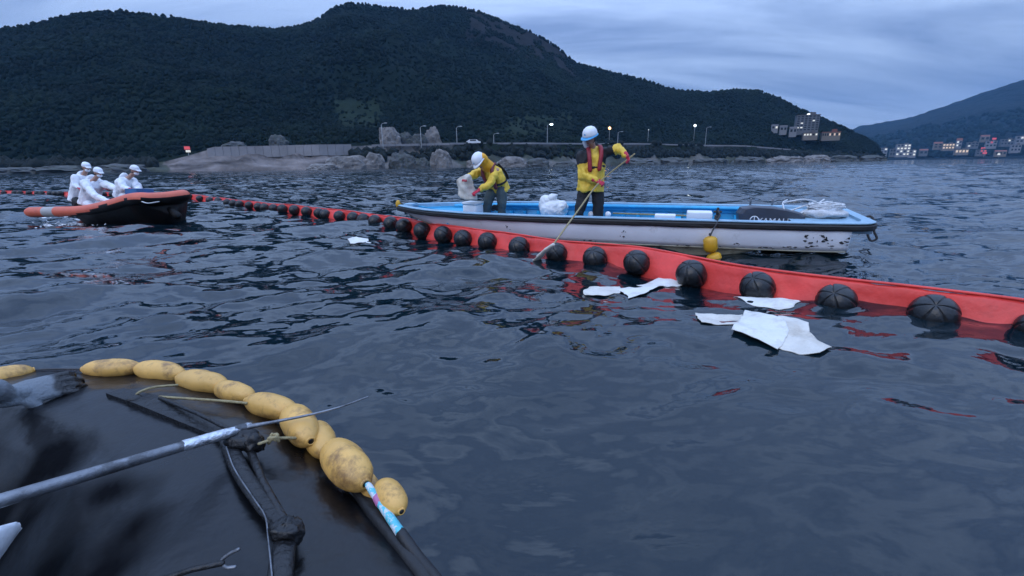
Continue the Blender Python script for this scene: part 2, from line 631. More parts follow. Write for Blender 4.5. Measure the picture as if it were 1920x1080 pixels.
def wave_z(x, y, cell=None):
    x = np.asarray(x, float)
    y = np.asarray(y, float)
    wx = x + 0.35 * n2(x, y, 2.3, 2, 3)
    wy = y + 0.35 * n2(x, y, 2.3, 2, 9)
    gust = np.clip(0.95 + 0.75 * n2(x * 0.6, y, 4.5, 2, 21), 0.35, 1.6)
    calm = 0.35 + 0.65 * np.clip((np.hypot(x, y) - 1.5) / 5.0, 0, 1)
    z = np.zeros_like(x)
    for kx, ky, ph, a, l_ in WC:
        s = np.sin(kx * wx + ky * wy + ph)
        if l_ < 2.6:
            s = np.exp(s * 0.9) / 1.2 - 1.0
        amp = a
        if l_ < 1.5:
            amp = a * gust * calm
        if cell is not None:
            amp = amp * np.clip(l_ / (cell * 2.2) - 1, 0, 1)
        z = z + amp * s
    return z


def wz(p):
    return float(wave_z(np.array([p[0]]), np.array([p[1]]))[0])


def build_water():
    fine = np.linspace(R(-58), R(58), 860)
    coarse1 = np.linspace(R(58), R(302), 60)[1:-1]
    ang = np.concatenate([fine, coarse1])
    # rows: uniform in screen depression near, log further
    rad = [0.35]
    while rad[-1] < 3400:
        r = rad[-1]
        step = max(0.022, 0.0062 * r + 0.0018 * r * r / 3)
        step = min(step, 0.045 * r)
        if r < 170:
            step = min(step, 0.20 + 0.0060 * r)
        rad.append(r + step)
    rad = np.array(rad)
    na, nr = len(ang), len(rad)
    AA, RR = np.meshgrid(ang, rad)
    X = np.sin(AA) * RR
    Y = np.cos(AA) * RR
    cell = np.gradient(rad)[:, None] * np.ones_like(X)
    cell = np.maximum(cell, RR * 0.0024)
    dense = (np.arange(na) < 860)[None, :] * np.ones_like(X)
    Z = wave_z(X.ravel(), Y.ravel(), cell.ravel()).reshape(X.shape)
    Z = Z * np.where(dense > 0, 1, 0.3) * np.clip((RR - 0.35) / 0.5, 0, 1)
    V = np.stack([X, Y, Z], -1).reshape(-1, 3)
    i = np.arange(nr - 1)[:, None] * na
    j = np.arange(na)[None, :]
    jn = (j + 1) % na
    Fq = np.stack([i + j, i + jn, i + na + jn, i + na + j], -1).reshape(-1, 4)
    # centre fan
    V = np.concatenate([V, [[0, 0, 0]]])
    me = bpy.data.meshes.new('water')
    nq = len(Fq)
    tri = np.stack([np.full(na, len(V) - 1), (np.arange(na) + 1) % na, np.arange(na)], -1)
    me.vertices.add(len(V))
    me.vertices.foreach_set('co', V.ravel())
    me.loops.add(nq * 4 + na * 3)
    me.loops.foreach_set('vertex_index', np.concatenate([Fq[:, ::-1].ravel(), tri.ravel()]).astype(np.int32))
    me.polygons.add(nq + na)
    me.polygons.foreach_set('loop_start', np.concatenate([np.arange(nq) * 4, nq * 4 + np.arange(na) * 3]).astype(np.int32))
    me.update(calc_edges=True)
    me.polygons.foreach_set('use_smooth', [True] * (nq + na))
    m = bpy.data.materials.new('sea_water')
    m.use_nodes = True
    t = m.node_tree
    b = t.nodes['Principled BSDF']
    b.inputs['Base Color'].default_value = (0.002, 0.009, 0.014, 1)
    b.inputs['Roughness'].default_value = 0.045
    b.inputs['IOR'].default_value = 1.50
    g = t.nodes.new('ShaderNodeNewGeometry')
    mp1 = t.nodes.new('ShaderNodeMapping')
    mp1.inputs['Rotation'].default_value = (0, 0, R(14))
    mp1.inputs['Scale'].default_value = (0.5, 1.0, 1.0)
    t.links.new(g.outputs['Position'], mp1.inputs[0])
    a1 = t.nodes.new('ShaderNodeTexNoise')
    a1.inputs['Scale'].default_value = 3.6
    a1.inputs['Detail'].default_value = 6
    a1.inputs['Roughness'].default_value = 0.62
    a1.inputs['Distortion'].default_value = 0.5
    t.links.new(mp1.outputs[0], a1.inputs['Vector'])
    # gusts: patches of rougher ripples
    a2 = t.nodes.new('ShaderNodeTexNoise')
    a2.inputs['Scale'].default_value = 0.16
    a2.inputs['Detail'].default_value = 3
    t.links.new(mp1.outputs[0], a2.inputs['Vector'])
    r2 = t.nodes.new('ShaderNodeMapRange')
    r2.inputs['From Min'].default_value = 0.38
    r2.inputs['From Max'].default_value = 0.62
    r2.inputs['To Min'].default_value = 0.33
    r2.inputs['To Max'].default_value = 1.0
    t.links.new(a2.outputs['Fac'], r2.inputs['Value'])
    # ripples finer than the mesh: slopes straight from a vector noise, so that they keep their strength at any distance
    v1 = t.nodes.new('ShaderNodeVectorMath')
    v1.operation = 'SUBTRACT'
    t.links.new(a1.outputs['Color'], v1.inputs[0])
    v1.inputs[1].default_value = (0.5, 0.5, 0.5)
    v2 = t.nodes.new('ShaderNodeVectorMath')
    v2.operation = 'MULTIPLY'
    t.links.new(v1.outputs[0], v2.inputs[0])
    v2.inputs[1].default_value = (1.0, 2.2, 0.0)
    v3 = t.nodes.new('ShaderNodeVectorMath')
    v3.operation = 'SCALE'
    t.links.new(v2.outputs[0], v3.inputs[0])
    t.links.new(r2.outputs[0], v3.inputs['Scale'])
    v4 = t.nodes.new('ShaderNodeVectorMath')
    v4.operation = 'ADD'
    t.links.new(g.outputs['Normal'], v4.inputs[0])
    t.links.new(v3.outputs[0], v4.inputs[1])
    v5 = t.nodes.new('ShaderNodeVectorMath')
    v5.operation = 'NORMALIZE'
    t.links.new(v4.outputs[0], v5.inputs[0])
    t.links.new(v5.outputs[0], b.inputs['Normal'])
    me.materials.append(m)
    o = bpy.data.objects.new('water', me)
    C.objects.link(o)
    tag(o, kind='structure')


build_water()

# sea bed: keeps the water sheet closed below
mb = MB()
mb.box((0, 0, -1.5), (3400, 3400, 0.05))
tag(mb.build('sea_bed', 'rock_grey'), kind='structure')

# ------------------------------------------------------------------ MAIN MOUNTAIN
SIL = [(-900, 150), (-500, 120), (-250, 92), (-100, 70), (0, 57), (50, 50), (100, 36), (150, 26), (220, 21), (270, 25), (330, 34), (400, 46), (450, 51), (520, 56), (560, 51), (600, 36), (625, 14), (650, 6), (690, 8), (730, 14), (780, 18), (830, 11), (870, 15), (900, 22), (950, 43), (1000, 62), (1040, 84), (1060, 102), (1080, 118), (1130, 131), (1180, 143), (1230, 158), (1270, 171), (1330, 174), (1380, 169), (1420, 171), (1460, 185), (1500, 206), (1550, 226), (1600, 249), (1640, 270), (1656, 288), (1664, 296)]
sp = np.array([phi_of(x, y) for x, y in SIL])
se = np.array([ray(x, y)[2] / math.hypot(ray(x, y)[0], ray(x, y)[1]) for x, y in SIL])


def tabp(px, vals, ph):
    return np.interp(ph, [phi_of(x) for x in px], vals)


def shore_r(ph):
    return tabp([-900, 0, 300, 600, 850, 1000, 1200, 1400, 1600, 1664], [380, 235, 200, 185, 200, 230, 300, 370, 460, 520], ph)


def ridge_r(ph):
    return tabp([-900, 0, 300, 520, 650, 850, 1000, 1200, 1400, 1600, 1664], [700, 480, 470, 520, 560, 600, 590, 560, 560, 560, 540], ph)


ROADPX = [(-900, 303), (270, 308), (310, 303), (350, 293), (400, 279), (660, 274), (850, 270), (1200, 270), (1400, 274), (1500, 282), (1600, 288), (1664, 295)]


def road_z(ph):
    vals = []
    for x, y in ROADPX:
        rr = float(shore_r(phi_of(x, y))) + 20
        vals.append(max(0.6, RG(x, y, rr)[2]))
    return np.interp(ph, [phi_of(x, y) for x, y in ROADPX], vals)


def mtn_z(ph, r):
    rs, rr, zr = shore_r(ph), ridge_r(ph), road_z(ph)
    te = np.interp(ph, sp, se)
    zt = CAMH + te * rr
    x, y = np.sin(ph) * r, np.cos(ph) * r
    d = r - rs + 3.0 * n2(x, y, 16, 3, 40)
    # coast below road
    rockn = n2(x, y, 7, 4, 50) * 2.2
    up = np.clip(d / 17.0, -0.5, 1)
    coast = zr * 0.74 * np.sign(up) * np.abs(up) ** 0.75 + rockn * np.clip(d / 6, 0, 1) * np.clip((18 - d) / 5, 0, 1)
    z = np.where(d < 17, coast, zr)
    hs = np.clip((r - rs - 30) / np.maximum(rr - rs - 30, 20), 0, 1.6)
    prof = np.where(hs <= 1, 0.62 * hs + 0.38 * hs ** 1.8, 1 - 1.1 * (hs - 1) - 0.6 * (hs - 1) ** 2)
    spur = n2(x + 0.3 * y, y, 95, 4, 60, 0.55)
    bulge = spur * 46 * np.clip(hs * (1.0 - hs) * 3.0, 0, 1) * (zt / 190.0)
    hz = zr + np.maximum(zt - zr, 0) * prof + bulge
    lim = CAMH + te * r * (0.93 + 0.07 * np.clip(hs, 0, 1))
    hz = np.where(hs < 1, np.minimum(hz, np.maximum(lim, zr)), hz)
    z = np.where(r > rs + 30, np.maximum(hz, np.minimum(zr, hz + 1e9 * (hs < 1))), z)
    taper = np.clip((r - rs + 2) / 4, 0, 1)
    return np.where(r < rs - 2, -2.5, z * taper - 2.5 * (1 - taper))


def lin(c):
    return np.array(c)


def build_mountain():
    ph = np.linspace(sp[0], sp[-1], 620)
    off = np.concatenate([np.linspace(-4, 34, 34), 34 + (np.linspace(0, 1, 96)[1:]) ** 1.1 * 1.0 * 1000])
    PH, T = np.meshgrid(ph, np.arange(len(off)))
    rs, rr = shore_r(PH), ridge_r(PH)
    O = off[T]
    far = np.clip((O - 34) / 1000, 0, 1)
    RR = np.where(O <= 34, rs + O, rs + 34 + far * (rr - rs) * 1.45)
    Z = mtn_z(PH, RR)
    X, Y = np.sin(PH) * RR, np.cos(PH) * RR
    V = np.stack([X, Y, Z], -1)
    nr, na = V.shape[:2]
    # tint: surface colours of the ground itself
    tint = np.zeros((nr, na, 4))
    tint[..., 3] = 1
    tint[..., :3] = (0.007, 0.013, 0.010)
    rk = n2(X, Y, 11, 3, 77)
    coast = O < 18
    pale = np.array((0.16, 0.15, 0.14))
    dark = np.array((0.07, 0.075, 0.06))
    mixv = np.clip((rk + 0.15) * 2.2, 0, 1)[..., None]
    cc = dark * (1 - mixv) + pale * mixv
    tint[..., :3] = np.where(coast[..., None], cc, tint[..., :3])
    # stony slope below the concrete wall (brown)
    pxs = np.interp(PH, [phi_of(x) for x in range(-900, 1700, 20)], list(range(-900, 1700, 20)))
    beach = coast & (pxs + 25 * rk > 300) & (pxs < 640)
    tint[..., :3] = np.where(beach[..., None], np.array((0.15, 0.13, 0.122)) * np.clip(1 + 0.3 * rk + 1.0 * fbm(np.stack([X / 7, Z / 0.9, Y / 14], -1), 3, 70), .3, 1.8)[..., None], tint[..., :3])
    greens = coast & (pxs > 850) & (O > 8)
    tint[..., :3] = np.where(greens[..., None], np.array((0.018, 0.026, 0.016)), tint[..., :3])
    road = (O >= 18) & (O <= 28)
    tint[..., :3] = np.where(road[..., None] & (pxs[..., None] > 380) & (pxs[..., None] < 1500), np.array((0.075, 0.075, 0.078)), tint[..., :3])
    # rock face near the summit, grass slopes low down
    el = (Z - CAMH) / RR
    H = np.interp(PH, sp, se)
    face = (pxs > 880) & (pxs < 1075) & (el > H * 0.80) & (rk > -0.35)
    tint[..., :3] = np.where(face[..., None], np.array((0.018, 0.018, 0.019)) * (1 + 0.4 * rk[..., None]), tint[..., :3])
    yv = el * FPX
    grass = ((pxs > 640) & (pxs < 725) & (yv > 60) & (yv < 105)) | ((pxs > 950) & (pxs < 1075) & (yv > 50) & (yv < 82) & (rk > -0.3))
    tint[..., :3] = np.where(grass[..., None], np.array((0.018, 0.028, 0.018)), tint[..., :3])
    me = bpy.data.meshes.new('mountain')
    i = np.arange(nr - 1)[:, None] * na
    j = np.arange(na - 1)[None, :]
    Fq = np.stack([i + j, i + j + 1, i + na + j + 1, i + na + j], -1).reshape(-1, 4)[:, ::-1]
    me.from_pydata(V.reshape(-1, 3).tolist(), [], Fq.tolist())
    ca = me.color_attributes.new('tint', 'FLOAT_COLOR', 'POINT')
    ca.data.foreach_set('color', tint.reshape(-1))
    me.materials.append(MT['terrain'])
    me.polygons.foreach_set('use_smooth', [True] * len(me.polygons))
    o = bpy.data.objects.new('mountain', me)
    C.objects.link(o)
    tag(o, kind='structure')


build_mountain()


def ico(sub):
    bm = bmesh.new()
    bmesh.ops.create_icosphere(bm, subdivisions=sub, radius=1)
    v = np.array([x.co[:] for x in bm.verts])
    f = np.array([[q.index for q in p.verts] for p in bm.faces])
    bm.free()
    return v, f


IV, IF = ico(2)


def forest(name, pts, sizes, m, kind='stuff', sub=None):
    iv, if_ = (IV, IF) if sub is None else ico(sub)
    temps = []
    for k in range(9):
        n = fbm(iv * 1.7 + 31 * k, 2, k)
        v = iv * (1 + 0.55 * n[:, None])
        if k % 3 == 0:
            v = v * np.array((0.7, 0.7, 1.15))      # taller pines
        elif k % 3 == 1:
            v = v * np.array((1.1, 1.1, 0.7))
        temps.append(v)
    n = len(pts)
    V = np.empty((n, len(iv), 3))
    for i in range(n):
        a = rng.uniform(0, 2 * PI)
        ca, sa = math.cos(a), math.sin(a)
        v = temps[rng.integers(9)]
        V[i, :, 0] = (v[:, 0] * ca - v[:, 1] * sa) * sizes[i] + pts[i][0]
        V[i, :, 1] = (v[:, 0] * sa + v[:, 1] * ca) * sizes[i] + pts[i][1]
        V[i, :, 2] = v[:, 2] * sizes[i] * rng.uniform(0.8, 1.25) + pts[i][2]
    Fa = (if_[None] + (np.arange(n) * len(iv))[:, None, None]).reshape(-1, 3)
    me = bpy.data.meshes.new(name)
    me.vertices.add(n * len(iv))
    me.vertices.foreach_set('co', V.ravel())
    me.loops.add(len(Fa) * 3)
    me.loops.foreach_set('vertex_index', Fa.ravel().astype(np.int32))
    me.polygons.add(len(Fa))
    me.polygons.foreach_set('loop_start', (np.arange(len(Fa)) * 3).astype(np.int32))
    me.update(calc_edges=True)
    me.materials.append(MT[m])
    me.polygons.foreach_set('use_smooth', [True] * len(me.polygons))
    o = bpy.data.objects.new(name, me)
    C.objects.link(o)
    return tag(o, kind=kind)


def plant_forest():
    n = 76000
    ph = rng.uniform(sp[2], sp[-1] - 0.004, n)
    u = rng.uniform(0, 1, n) ** 0.8
    rs, rr = shore_r(ph), ridge_r(ph)
    r = rs + 30 + u * (rr - rs - 30) * 1.06
    z = mtn_z(ph, r)
    x, y = np.sin(ph) * r, np.cos(ph) * r
    el = (z - CAMH) / r
    H = np.interp(ph, sp, se)
    pxs = np.interp(ph, [phi_of(q) for q in range(-900, 1700, 20)], list(range(-900, 1700, 20)))
    rk = n2(x, y, 11, 3, 77)
    face = (pxs > 890) & (pxs < 1068) & (el > H * 0.84) & (el < H * 0.985) & (rk > -0.0)
    yv = el * FPX
    grass = ((pxs > 645) & (pxs < 720) & (yv > 62) & (yv < 103) & (rng.uniform(0, 1, n) < .8)) | ((pxs > 955) & (pxs < 1070) & (yv > 52) & (yv < 80) & (rng.uniform(0, 1, n) < .75))
    keep = ~face & ~grass & (rng.uniform(0, 1, n) < 0.62 + 0.5 * n2(x, y, 40, 2, 5))
    # road bench and buildings stay clear
    keep &= (r > rs + 34)
    x, y, z, r = x[keep], y[keep], z[keep], r[keep]
    sz = (0.95 + 1.15 * rng.uniform(0, 1, len(x)) ** 1.6) * (0.75 + 0.25 * np.clip((r - 200) / 350, 0, 1.2))
    pts = np.stack([x, y, z + sz * 0.25], -1)[:46000]
    forest('hillside_forest', pts, sz[:46000], 'leaf_dark', sub=1)
    # belt of trees between the road and the rocks
    ph = rng.uniform(phi_of(-60), phi_of(1655), 2600)
    rs = shore_r(ph)
    pxs = np.interp(ph, [phi_of(q) for q in range(-900, 1700, 20)], list(range(-900, 1700, 20)))
    r = rs + rng.uniform(7, 17, len(ph))
    dens = np.where(pxs + 22 * n2(np.sin(ph) * rs, np.cos(ph) * rs, 5, 2, 8) < 292, 1.0, np.where(pxs < 660, 0.0, np.where(pxs < 720, 0.5, np.where(pxs < 860, 0.15, np.where(pxs < 1080, 0.30, 0.9)))))
    k = rng.uniform(0, 1, len(ph)) < dens
    ph, r = ph[k], r[k]
    z = mtn_z(ph, r)
    sz = 1.0 + 1.5 * rng.uniform(0, 1, len(ph))
    forest('shore_scrub', np.stack([np.sin(ph) * r, np.cos(ph) * r, z + sz * 0.2], -1), sz, 'bush', sub=1)


plant_forest()

# ------------------------------------------------------------------ FAR HILL AND TOWN
FS = [(1560, 262), (1610, 237), (1660, 229), (1700, 222), (1750, 206), (1800, 189), (1850, 171), (1920, 149), (2050, 118), (2250, 100), (2600, 130), (3200, 200)]
fp = np.array([phi_of(x, y) for x, y in FS])
fe = np.array([ray(x, y)[2] / math.hypot(ray(x, y)[0], ray(x, y)[1]) for x, y in FS])


def far_z(ph, r):
    te = np.interp(ph, fp, fe)
    t = np.clip((r - 1250) / 1000.0, -0.1, 1.5)
    zt = CAMH + te * 2250
    x, y = np.sin(ph) * r, np.cos(ph) * r
    s = np.where(t <= 1, 0.35 * np.clip(t, 0, 1) + 0.65 * np.clip(t, 0, 1) ** 2, 1 - 1.2 * (t - 1))
    z = zt * s + n2(x, y, 260, 4, 91) * 34 * np.clip(t * (1 - t) * 3, 0, 1) + 1.5
    return np.where(t <= 0, -2, z)


def build_far():
    ph = np.linspace(fp[0], fp[-1], 300)
    r = np.concatenate([[1240, 1251], np.linspace(1262, 2700, 70)])
    PH, RR = np.meshgrid(ph, r)
    Z = far_z(PH, RR)
    X, Y = np.sin(PH) * RR, np.cos(PH) * RR
    Z = Z + n2(X, Y, 14, 2, 4) * 3.0 * (RR > 1300)
    V = np.stack([X, Y, Z], -1)
    nr, na = V.shape[:2]
    i = np.arange(nr - 1)[:, None] * na
    j = np.arange(na - 1)[None, :]
    Fq = np.stack([i + j, i + j + 1, i + na + j + 1, i + na + j], -1).reshape(-1, 4)[:, ::-1]
    me = bpy.data.meshes.new('far_hill')
    me.from_pydata(V.reshape(-1, 3).tolist(), [], Fq.tolist())
    me.materials.append(MT['leaf_far'])
    me.polygons.foreach_set('use_smooth', [True] * len(me.polygons))
    o = bpy.data.objects.new('far_hill', me)
    C.objects.link(o)
    tag(o, kind='structure')
    # trees low on the far hill
    n = 1700
    pp = rng.uniform(phi_of(1600), phi_of(2300), n)
    rr = rng.uniform(1290, 1900, n)
    zz_ = far_z(pp, rr)
    sz = rng.uniform(5, 9, n)
    forest('far_wood', np.stack([np.sin(pp) * rr, np.cos(pp) * rr, zz_ + 2], -1), sz, 'leaf_dark', sub=1)


build_far()


def building(px, py, wpx, hpx, rng_, wallm, roofm, lit, label, cat='house', name='house', group=None, rows=3, cols=4, litm='lit_cream', gable=False):
    """base centre at pixel (px,py)"""
    P = RG(px, py, rng_)
    k = rng_ / FPX * 0.92 / math.hypot(1, (px - 960) / FPX) * (0.9 if rng_ > 1000 else 1.0)
    wd, ht = wpx * k, hpx * k
    dp = wd * 0.7
    t = thing(name, label, cat, (P[0], P[1], P[2]), group)
    yaw = math.atan2(P[0], P[1])
    M = np.array(Matrix.Rotation(-yaw * 0.75, 3, 'Z'))
    wl = MB()
    wl.box(P + np.array((0, 0, ht / 2 - 1.5)), (wd / 2, dp / 2, ht / 2 + 1.5), M)
    wo_ = wl.build('wall', wallm, t, smooth=False)
    rf = MB()
    if gable:
        a, b, e = wd / 2 + .3, dp / 2 + .3, ht * 0.35
        v = np.array([(-a, -b, 0), (a, -b, 0), (a, b, 0), (-a, b, 0), (-a, 0, e), (a, 0, e)]) @ M.T + P + np.array((0, 0, ht))
        rf.add(v, [(0, 1, 5, 4), (2, 3, 4, 5), (0, 4, 3), (1, 2, 5), (0, 3, 2, 1)])
    else:
        rf.box(P + np.array((0, 0, ht + 0.3)), (wd / 2 + 0.25, dp / 2 + 0.25, 0.3), M)
        rf.box(P + M @ np.array((wd * 0.2, 0, 0)) + np.array((0, 0, ht + 1.5)), (wd * 0.13, dp * 0.2, 1.2), M)
    rf.build('roof', roofm, t, smooth=False)
    for i in range(rows):
        for j in range(cols):
            ww, hh = wd / cols * 0.30, ht / rows * 0.27
            lx = (j + 0.5) / cols * wd - wd / 2
            lz = (i + 0.55) / rows * ht
            q = MB()
            q.box(P + M @ np.array((lx, -dp / 2 - 0.06, 0)) + np.array((0, 0, lz)), (ww, 0.1, hh), M)
            isl = rng.uniform() < lit
            q.build('window', litm if isl else 'glass_dark', t, smooth=False)
    return t


building(1510, 246, 38, 28, 475, 'building_grey', 'roof_dark', 0.12, 'grey seven storey hotel block on the point, bright light on its roof', 'hotel', 'hotel', rows=7, cols=6, litm='lit_cream')
P = RG(1517, 216, 474)
t = thing('roof_floodlight', 'bright white floodlight standing on the roof of the grey hotel', 'floodlight', P - np.array((0, 0, 1.2)))
q = MB(); q.tube([P - np.array((0, 0, 1.5)), P], 0.12, 6); q.build('pole', 'pole_metal', t)
q = MB(); q.ball(P + np.array((0, -0.3, 0.3)), (2.0, 0.9, 1.0), seg=12, rg=8); q.build('lamp', 'lit_white', t)
building(1518, 256, 24, 6, 466, 'building_tan', 'roof_dark', 0.8, 'low lit restaurant terrace directly below the grey hotel', 'restaurant', 'restaurant', rows=1, cols=5, litm='lit_cream')
building(1556, 257, 30, 8, 478, 'building_tan', 'roof_red', 0.6, 'long low tan building right of the hotel, warm light at its end', 'building', 'long_building', rows=1, cols=8, litm='lit_warm')
building(1452, 243, 11, 7, 462, 'building_pale', 'roof_dark', 0.1, 'small pale gabled house left of the hotel, the leftmost of the three', rows=1, cols=2, gable=True)
building(1468, 246, 12, 8, 460, 'building_pale', 'roof_dark', 0.1, 'small pale gabled house left of the hotel, the middle one of three', rows=1, cols=2, gable=True)
building(1486, 250, 12, 9, 458, 'building_pale', 'roof_dark', 0.2, 'small pale gabled house left of the hotel, the one nearest to it', rows=1, cols=2, gable=True)

tb = [
    (1655, 292, 12, 16, 'building_pale', 0.05, 'white block at the left end of the far town, partly behind the dark point', False, 'lit_cream'),
    (1672, 292, 10, 14, 'building_grey', 0.10, 'narrow grey block second from the left end of the far town', False, 'lit_cream'),
    (1690, 292, 24, 24, 'building_pale', 0.65, 'tall brightly lit white hotel near the left end of the far town', False, 'lit_cream'),
    (1709, 293, 12, 13, 'building_pale', 0.35, 'small white block just right of the brightly lit tall hotel', False, 'lit_cream'),
    (1757, 278, 14, 10, 'building_tan', 0.30, 'tan house with few lights behind the dark trees of the far shore', True, 'lit_warm'),
    (1776, 280, 20, 12, 'building_tan', 0.85, 'wide tan restaurant glowing warm above the dark shore trees', False, 'lit_warm'),
    (1796, 276, 9, 14, 'building_pale', 0.55, 'slim pale tower rising over the glowing restaurants', True, 'lit_cream'),
    (1801, 288, 22, 9, 'building_tan', 0.8, 'long low tan building lit warm at the water side of the town', False, 'lit_warm'),
    (1822, 276, 18, 10, 'building_grey', 0.2, 'grey block on the slope between the slim tower and the red lights', False, 'lit_cream'),
    (1838, 290, 16, 10, 'building_grey', 0.3, 'low grey building by the water under the red lights', False, 'lit_red'),
    (1856, 276, 17, 13, 'building_pale', 0.2, 'pale block on the slope behind the red lights', False, 'lit_red'),
    (1874, 291, 18, 8, 'building_tan', 0.5, 'low tan building right of the red lights by the water', True, 'lit_warm'),
    (1886, 272, 20, 12, 'building_grey', 0.1, 'grey apartment block high on the slope near the right edge', False, 'lit_cream'),
    (1902, 284, 16, 14, 'building_pale', 0.1, 'pale apartment block halfway up the slope at the right edge', False, 'lit_cream'),
    (1913, 268, 18, 14, 'building_pale', 0.15, 'topmost pale apartment block of the far town at the right edge', False, 'lit_cream'),
    (1730, 290, 14, 9, 'building_grey', 0.15, 'small grey house between the tall lit hotel and the dark trees', True, 'lit_cream'),
    (1845, 264, 14, 9, 'building_tan', 0.2, 'tan house high above the red lights of the far town', True, 'lit_warm'),
    (1935, 286, 18, 12, 'building_grey', 0.2, 'grey block just beyond the right edge of the far town', False, 'lit_cream'),
]
for (x, y, a, b, m_, li, lb, gb, lm) in tb:
    building(x, y, a, b, 1262 + (292 - y) * 4, m_, 'roof_red' if gb else 'roof_dark', li, lb, 'hotel' if 'hotel' in lb else ('house' if 'house' in lb else 'building'), 'hotel' if 'hotel' in lb else ('house' if 'house' in lb else 'town_building'), 'buildings of the far town', rows=max(1, b // 5), cols=max(2, a // 5), gable=gb, litm=lm)
for (x, y, m_, lb) in ((1864, 260, 'lit_red', 'upper red neon light high on the slope of the far town'), (1843, 278, 'lit_red', 'brightest red neon light in the middle of the far town'), (1846, 287, 'lit_red', 'lower red neon light near the water in the far town'), (1874, 289, 'lit_cream', 'white pinkish lamp at the waterside right of the red neon lights')):
    P = RG(x, y, 1255 + (292 - y) * 2)
    t = thing('neon_sign', lb, 'neon sign', P - np.array((0, 0, 5)), 'bright signs in the far town')
    q = MB(); q.tube([P - np.array((0, 0, 7)), P - np.array((0, 0, 1))], 0.3, 6); q.build('pole', 'pole_metal', t)
    q = MB(); q.box(P + np.array((0, -0.5, 0)), (3.6, 0.5, 1.6)); q.build('sign_panel', m_, t, smooth=False)


# ------------------------------------------------------------------ ROAD FURNITURE, ROCKS
def street_lamp(px, py0, py1, rr, lit, label):
    b = RG(px, py0, rr)
    k = (py0 - py1) * rr / FPX * 1.02
    t = thing('street_lamp', label, 'street lamp', b - np.array((0, 0, 0.5)), 'street lamps along the coast road')
    q = MB(); q.tube([b - np.array((0, 0, 1.0)), b + np.array((0, 0, k))], [0.22, 0.13], 8); q.build('pole', 'pole_metal', t)
    q = MB(); q.tube(smoothpath([b + np.array((0, 0, k)), b + np.array((0.5, -0.3, k + 0.5)), b + np.array((1.7, -1.0, k + 0.7))], 4), 0.10, 6); q.build('arm', 'pole_metal', t)
    q = MB(); q.ball(b + np.array((2.1, -1.2, k + 0.65)), (0.75, 0.35, 0.22) if not lit else (0.9, 0.5, 0.5), seg=12, rg=8); q.build('lamp_head', lit or 'pole_metal', t)


for (x, y0, y1, rr, lit, lb) in (
        (718, 272, 240, 206, None, 'unlit street lamp in front of the pale cliff, the leftmost of that group'),
        (790, 272, 244, 212, None, 'unlit street lamp in front of the pale cliff, right of its middle'),
        (857, 271, 244, 222, None, 'unlit street lamp on the road right of the pale cliff'),
        (926, 271, 255, 240, None, 'short unlit street lamp on the road left of the bending worker'),
        (1026, 270, 240, 262, 'lit_white', 'lit white street lamp left of the standing worker with the pole'),
        (1158, 270, 252, 300, None, 'unlit street lamp just right of the standing worker'),
        (1322, 272, 246, 352, None, 'unlit curved street lamp on the road left of the hotel point')):
    street_lamp(x, y0, y1, rr, lit, lb)
for (x, y, rr, m_, lb, s_) in ((1143, 241, 330, 'lit_orange', 'small orange lamp on the dark slope above the standing worker', 0.9), (1303, 236, 390, 'lit_white', 'white lamp on the dark slope between the workers and the hotel', 0.9), (1216, 244, 350, 'lit_cream', 'faint lamp on the dark slope right of the orange one', 0.35), (662, 260, 235, 'lit_cream', 'tiny pale lamp at the green slope left of the pale cliff', 0.3)):
    P = RG(x, y, rr)
    t = thing('slope_lamp', lb, 'lamp', P - np.array((0, 0, 8)), 'lamps on the slope above the road')
    q = MB(); q.tube([P - np.array((0, 0, 14)), P], 0.12, 6); q.build('pole', 'pole_metal', t)
    q = MB(); q.ball(P + np.array((0, -0.2, 0.2)), (s_, s_, s_), seg=10, rg=8); q.build('lamp', m_, t)


def car_at(px, py, rr, label, name, cat, ln=4.6, ht=1.5, m_='car_white', lit=None):
    b = RG(px, py, rr)
    t = thing(name, label, cat, b)
    yaw = math.atan2(b[0], b[1])
    M = np.array(Matrix.Rotation(-yaw, 3, 'Z'))
    q = MB()
    prof = [(-.5, .3), (.5, .3), (.5, .62), (.34, .72), (.24, 1.0), (-.3, 1.0), (-.44, .7), (-.5, .66)]
    rs = []
    for s_ in (-.85, .85):
        rs.append(np.array([M @ np.array((u * ln, s_, v * ht)) + b for u, v in prof]))
    q.rings(rs)
    q.build('body', m_, t, smooth=False)
    q = MB(); q.box(b + M @ np.array((-0.03 * ln, -0.87, 0.82 * ht)), (0.22 * ln, 0.03, 0.12 * ht), M); q.build('side_window', 'glass_dark', t, smooth=False)
    for u in (-.3, .3):
        q = MB()
        q.tube([b + M @ np.array((u * ln, -.9, .32)), b + M @ np.array((u * ln, .9, .32))], .32, 12, round_=False)
        q.build('wheel', 'tyre', t)
    if lit:
        q = MB(); q.ball(b + M @ np.array((-.5 * ln, -.5, .7)), .22, seg=8, rg=6); q.build('headlight', lit, t)


car_at(888, 271, 222, 'white van driving on the coast road above the bending worker', 'van', 'van', 6.5, 2.2)
car_at(406, 285, 226, 'white car parked at the left end of the concrete sea wall', 'car', 'car', 4.8, 1.6)
# lit sign at the left end
P = RG(352, 281, 222)
t = thing('roadside_sign', 'small red and cream illuminated sign at the left end of the sea wall', 'sign', P - np.array((0, 0, 2)))
q = MB(); q.tube([P - np.array((0, 0, 3)), P + np.array((0, 0, -.8))], .12, 6); q.build('pole', 'pole_metal', t)
q = MB(); q.box(P + np.array((0, -.2, 0.7)), (1.0, .2, 0.6)); q.build('upper_panel', 'lit_red', t, smooth=False)
q = MB(); q.box(P + np.array((.2, -.2, -0.5)), (.8, .2, 0.4)); q.build('lower_panel', 'lit_cream', t, smooth=False)


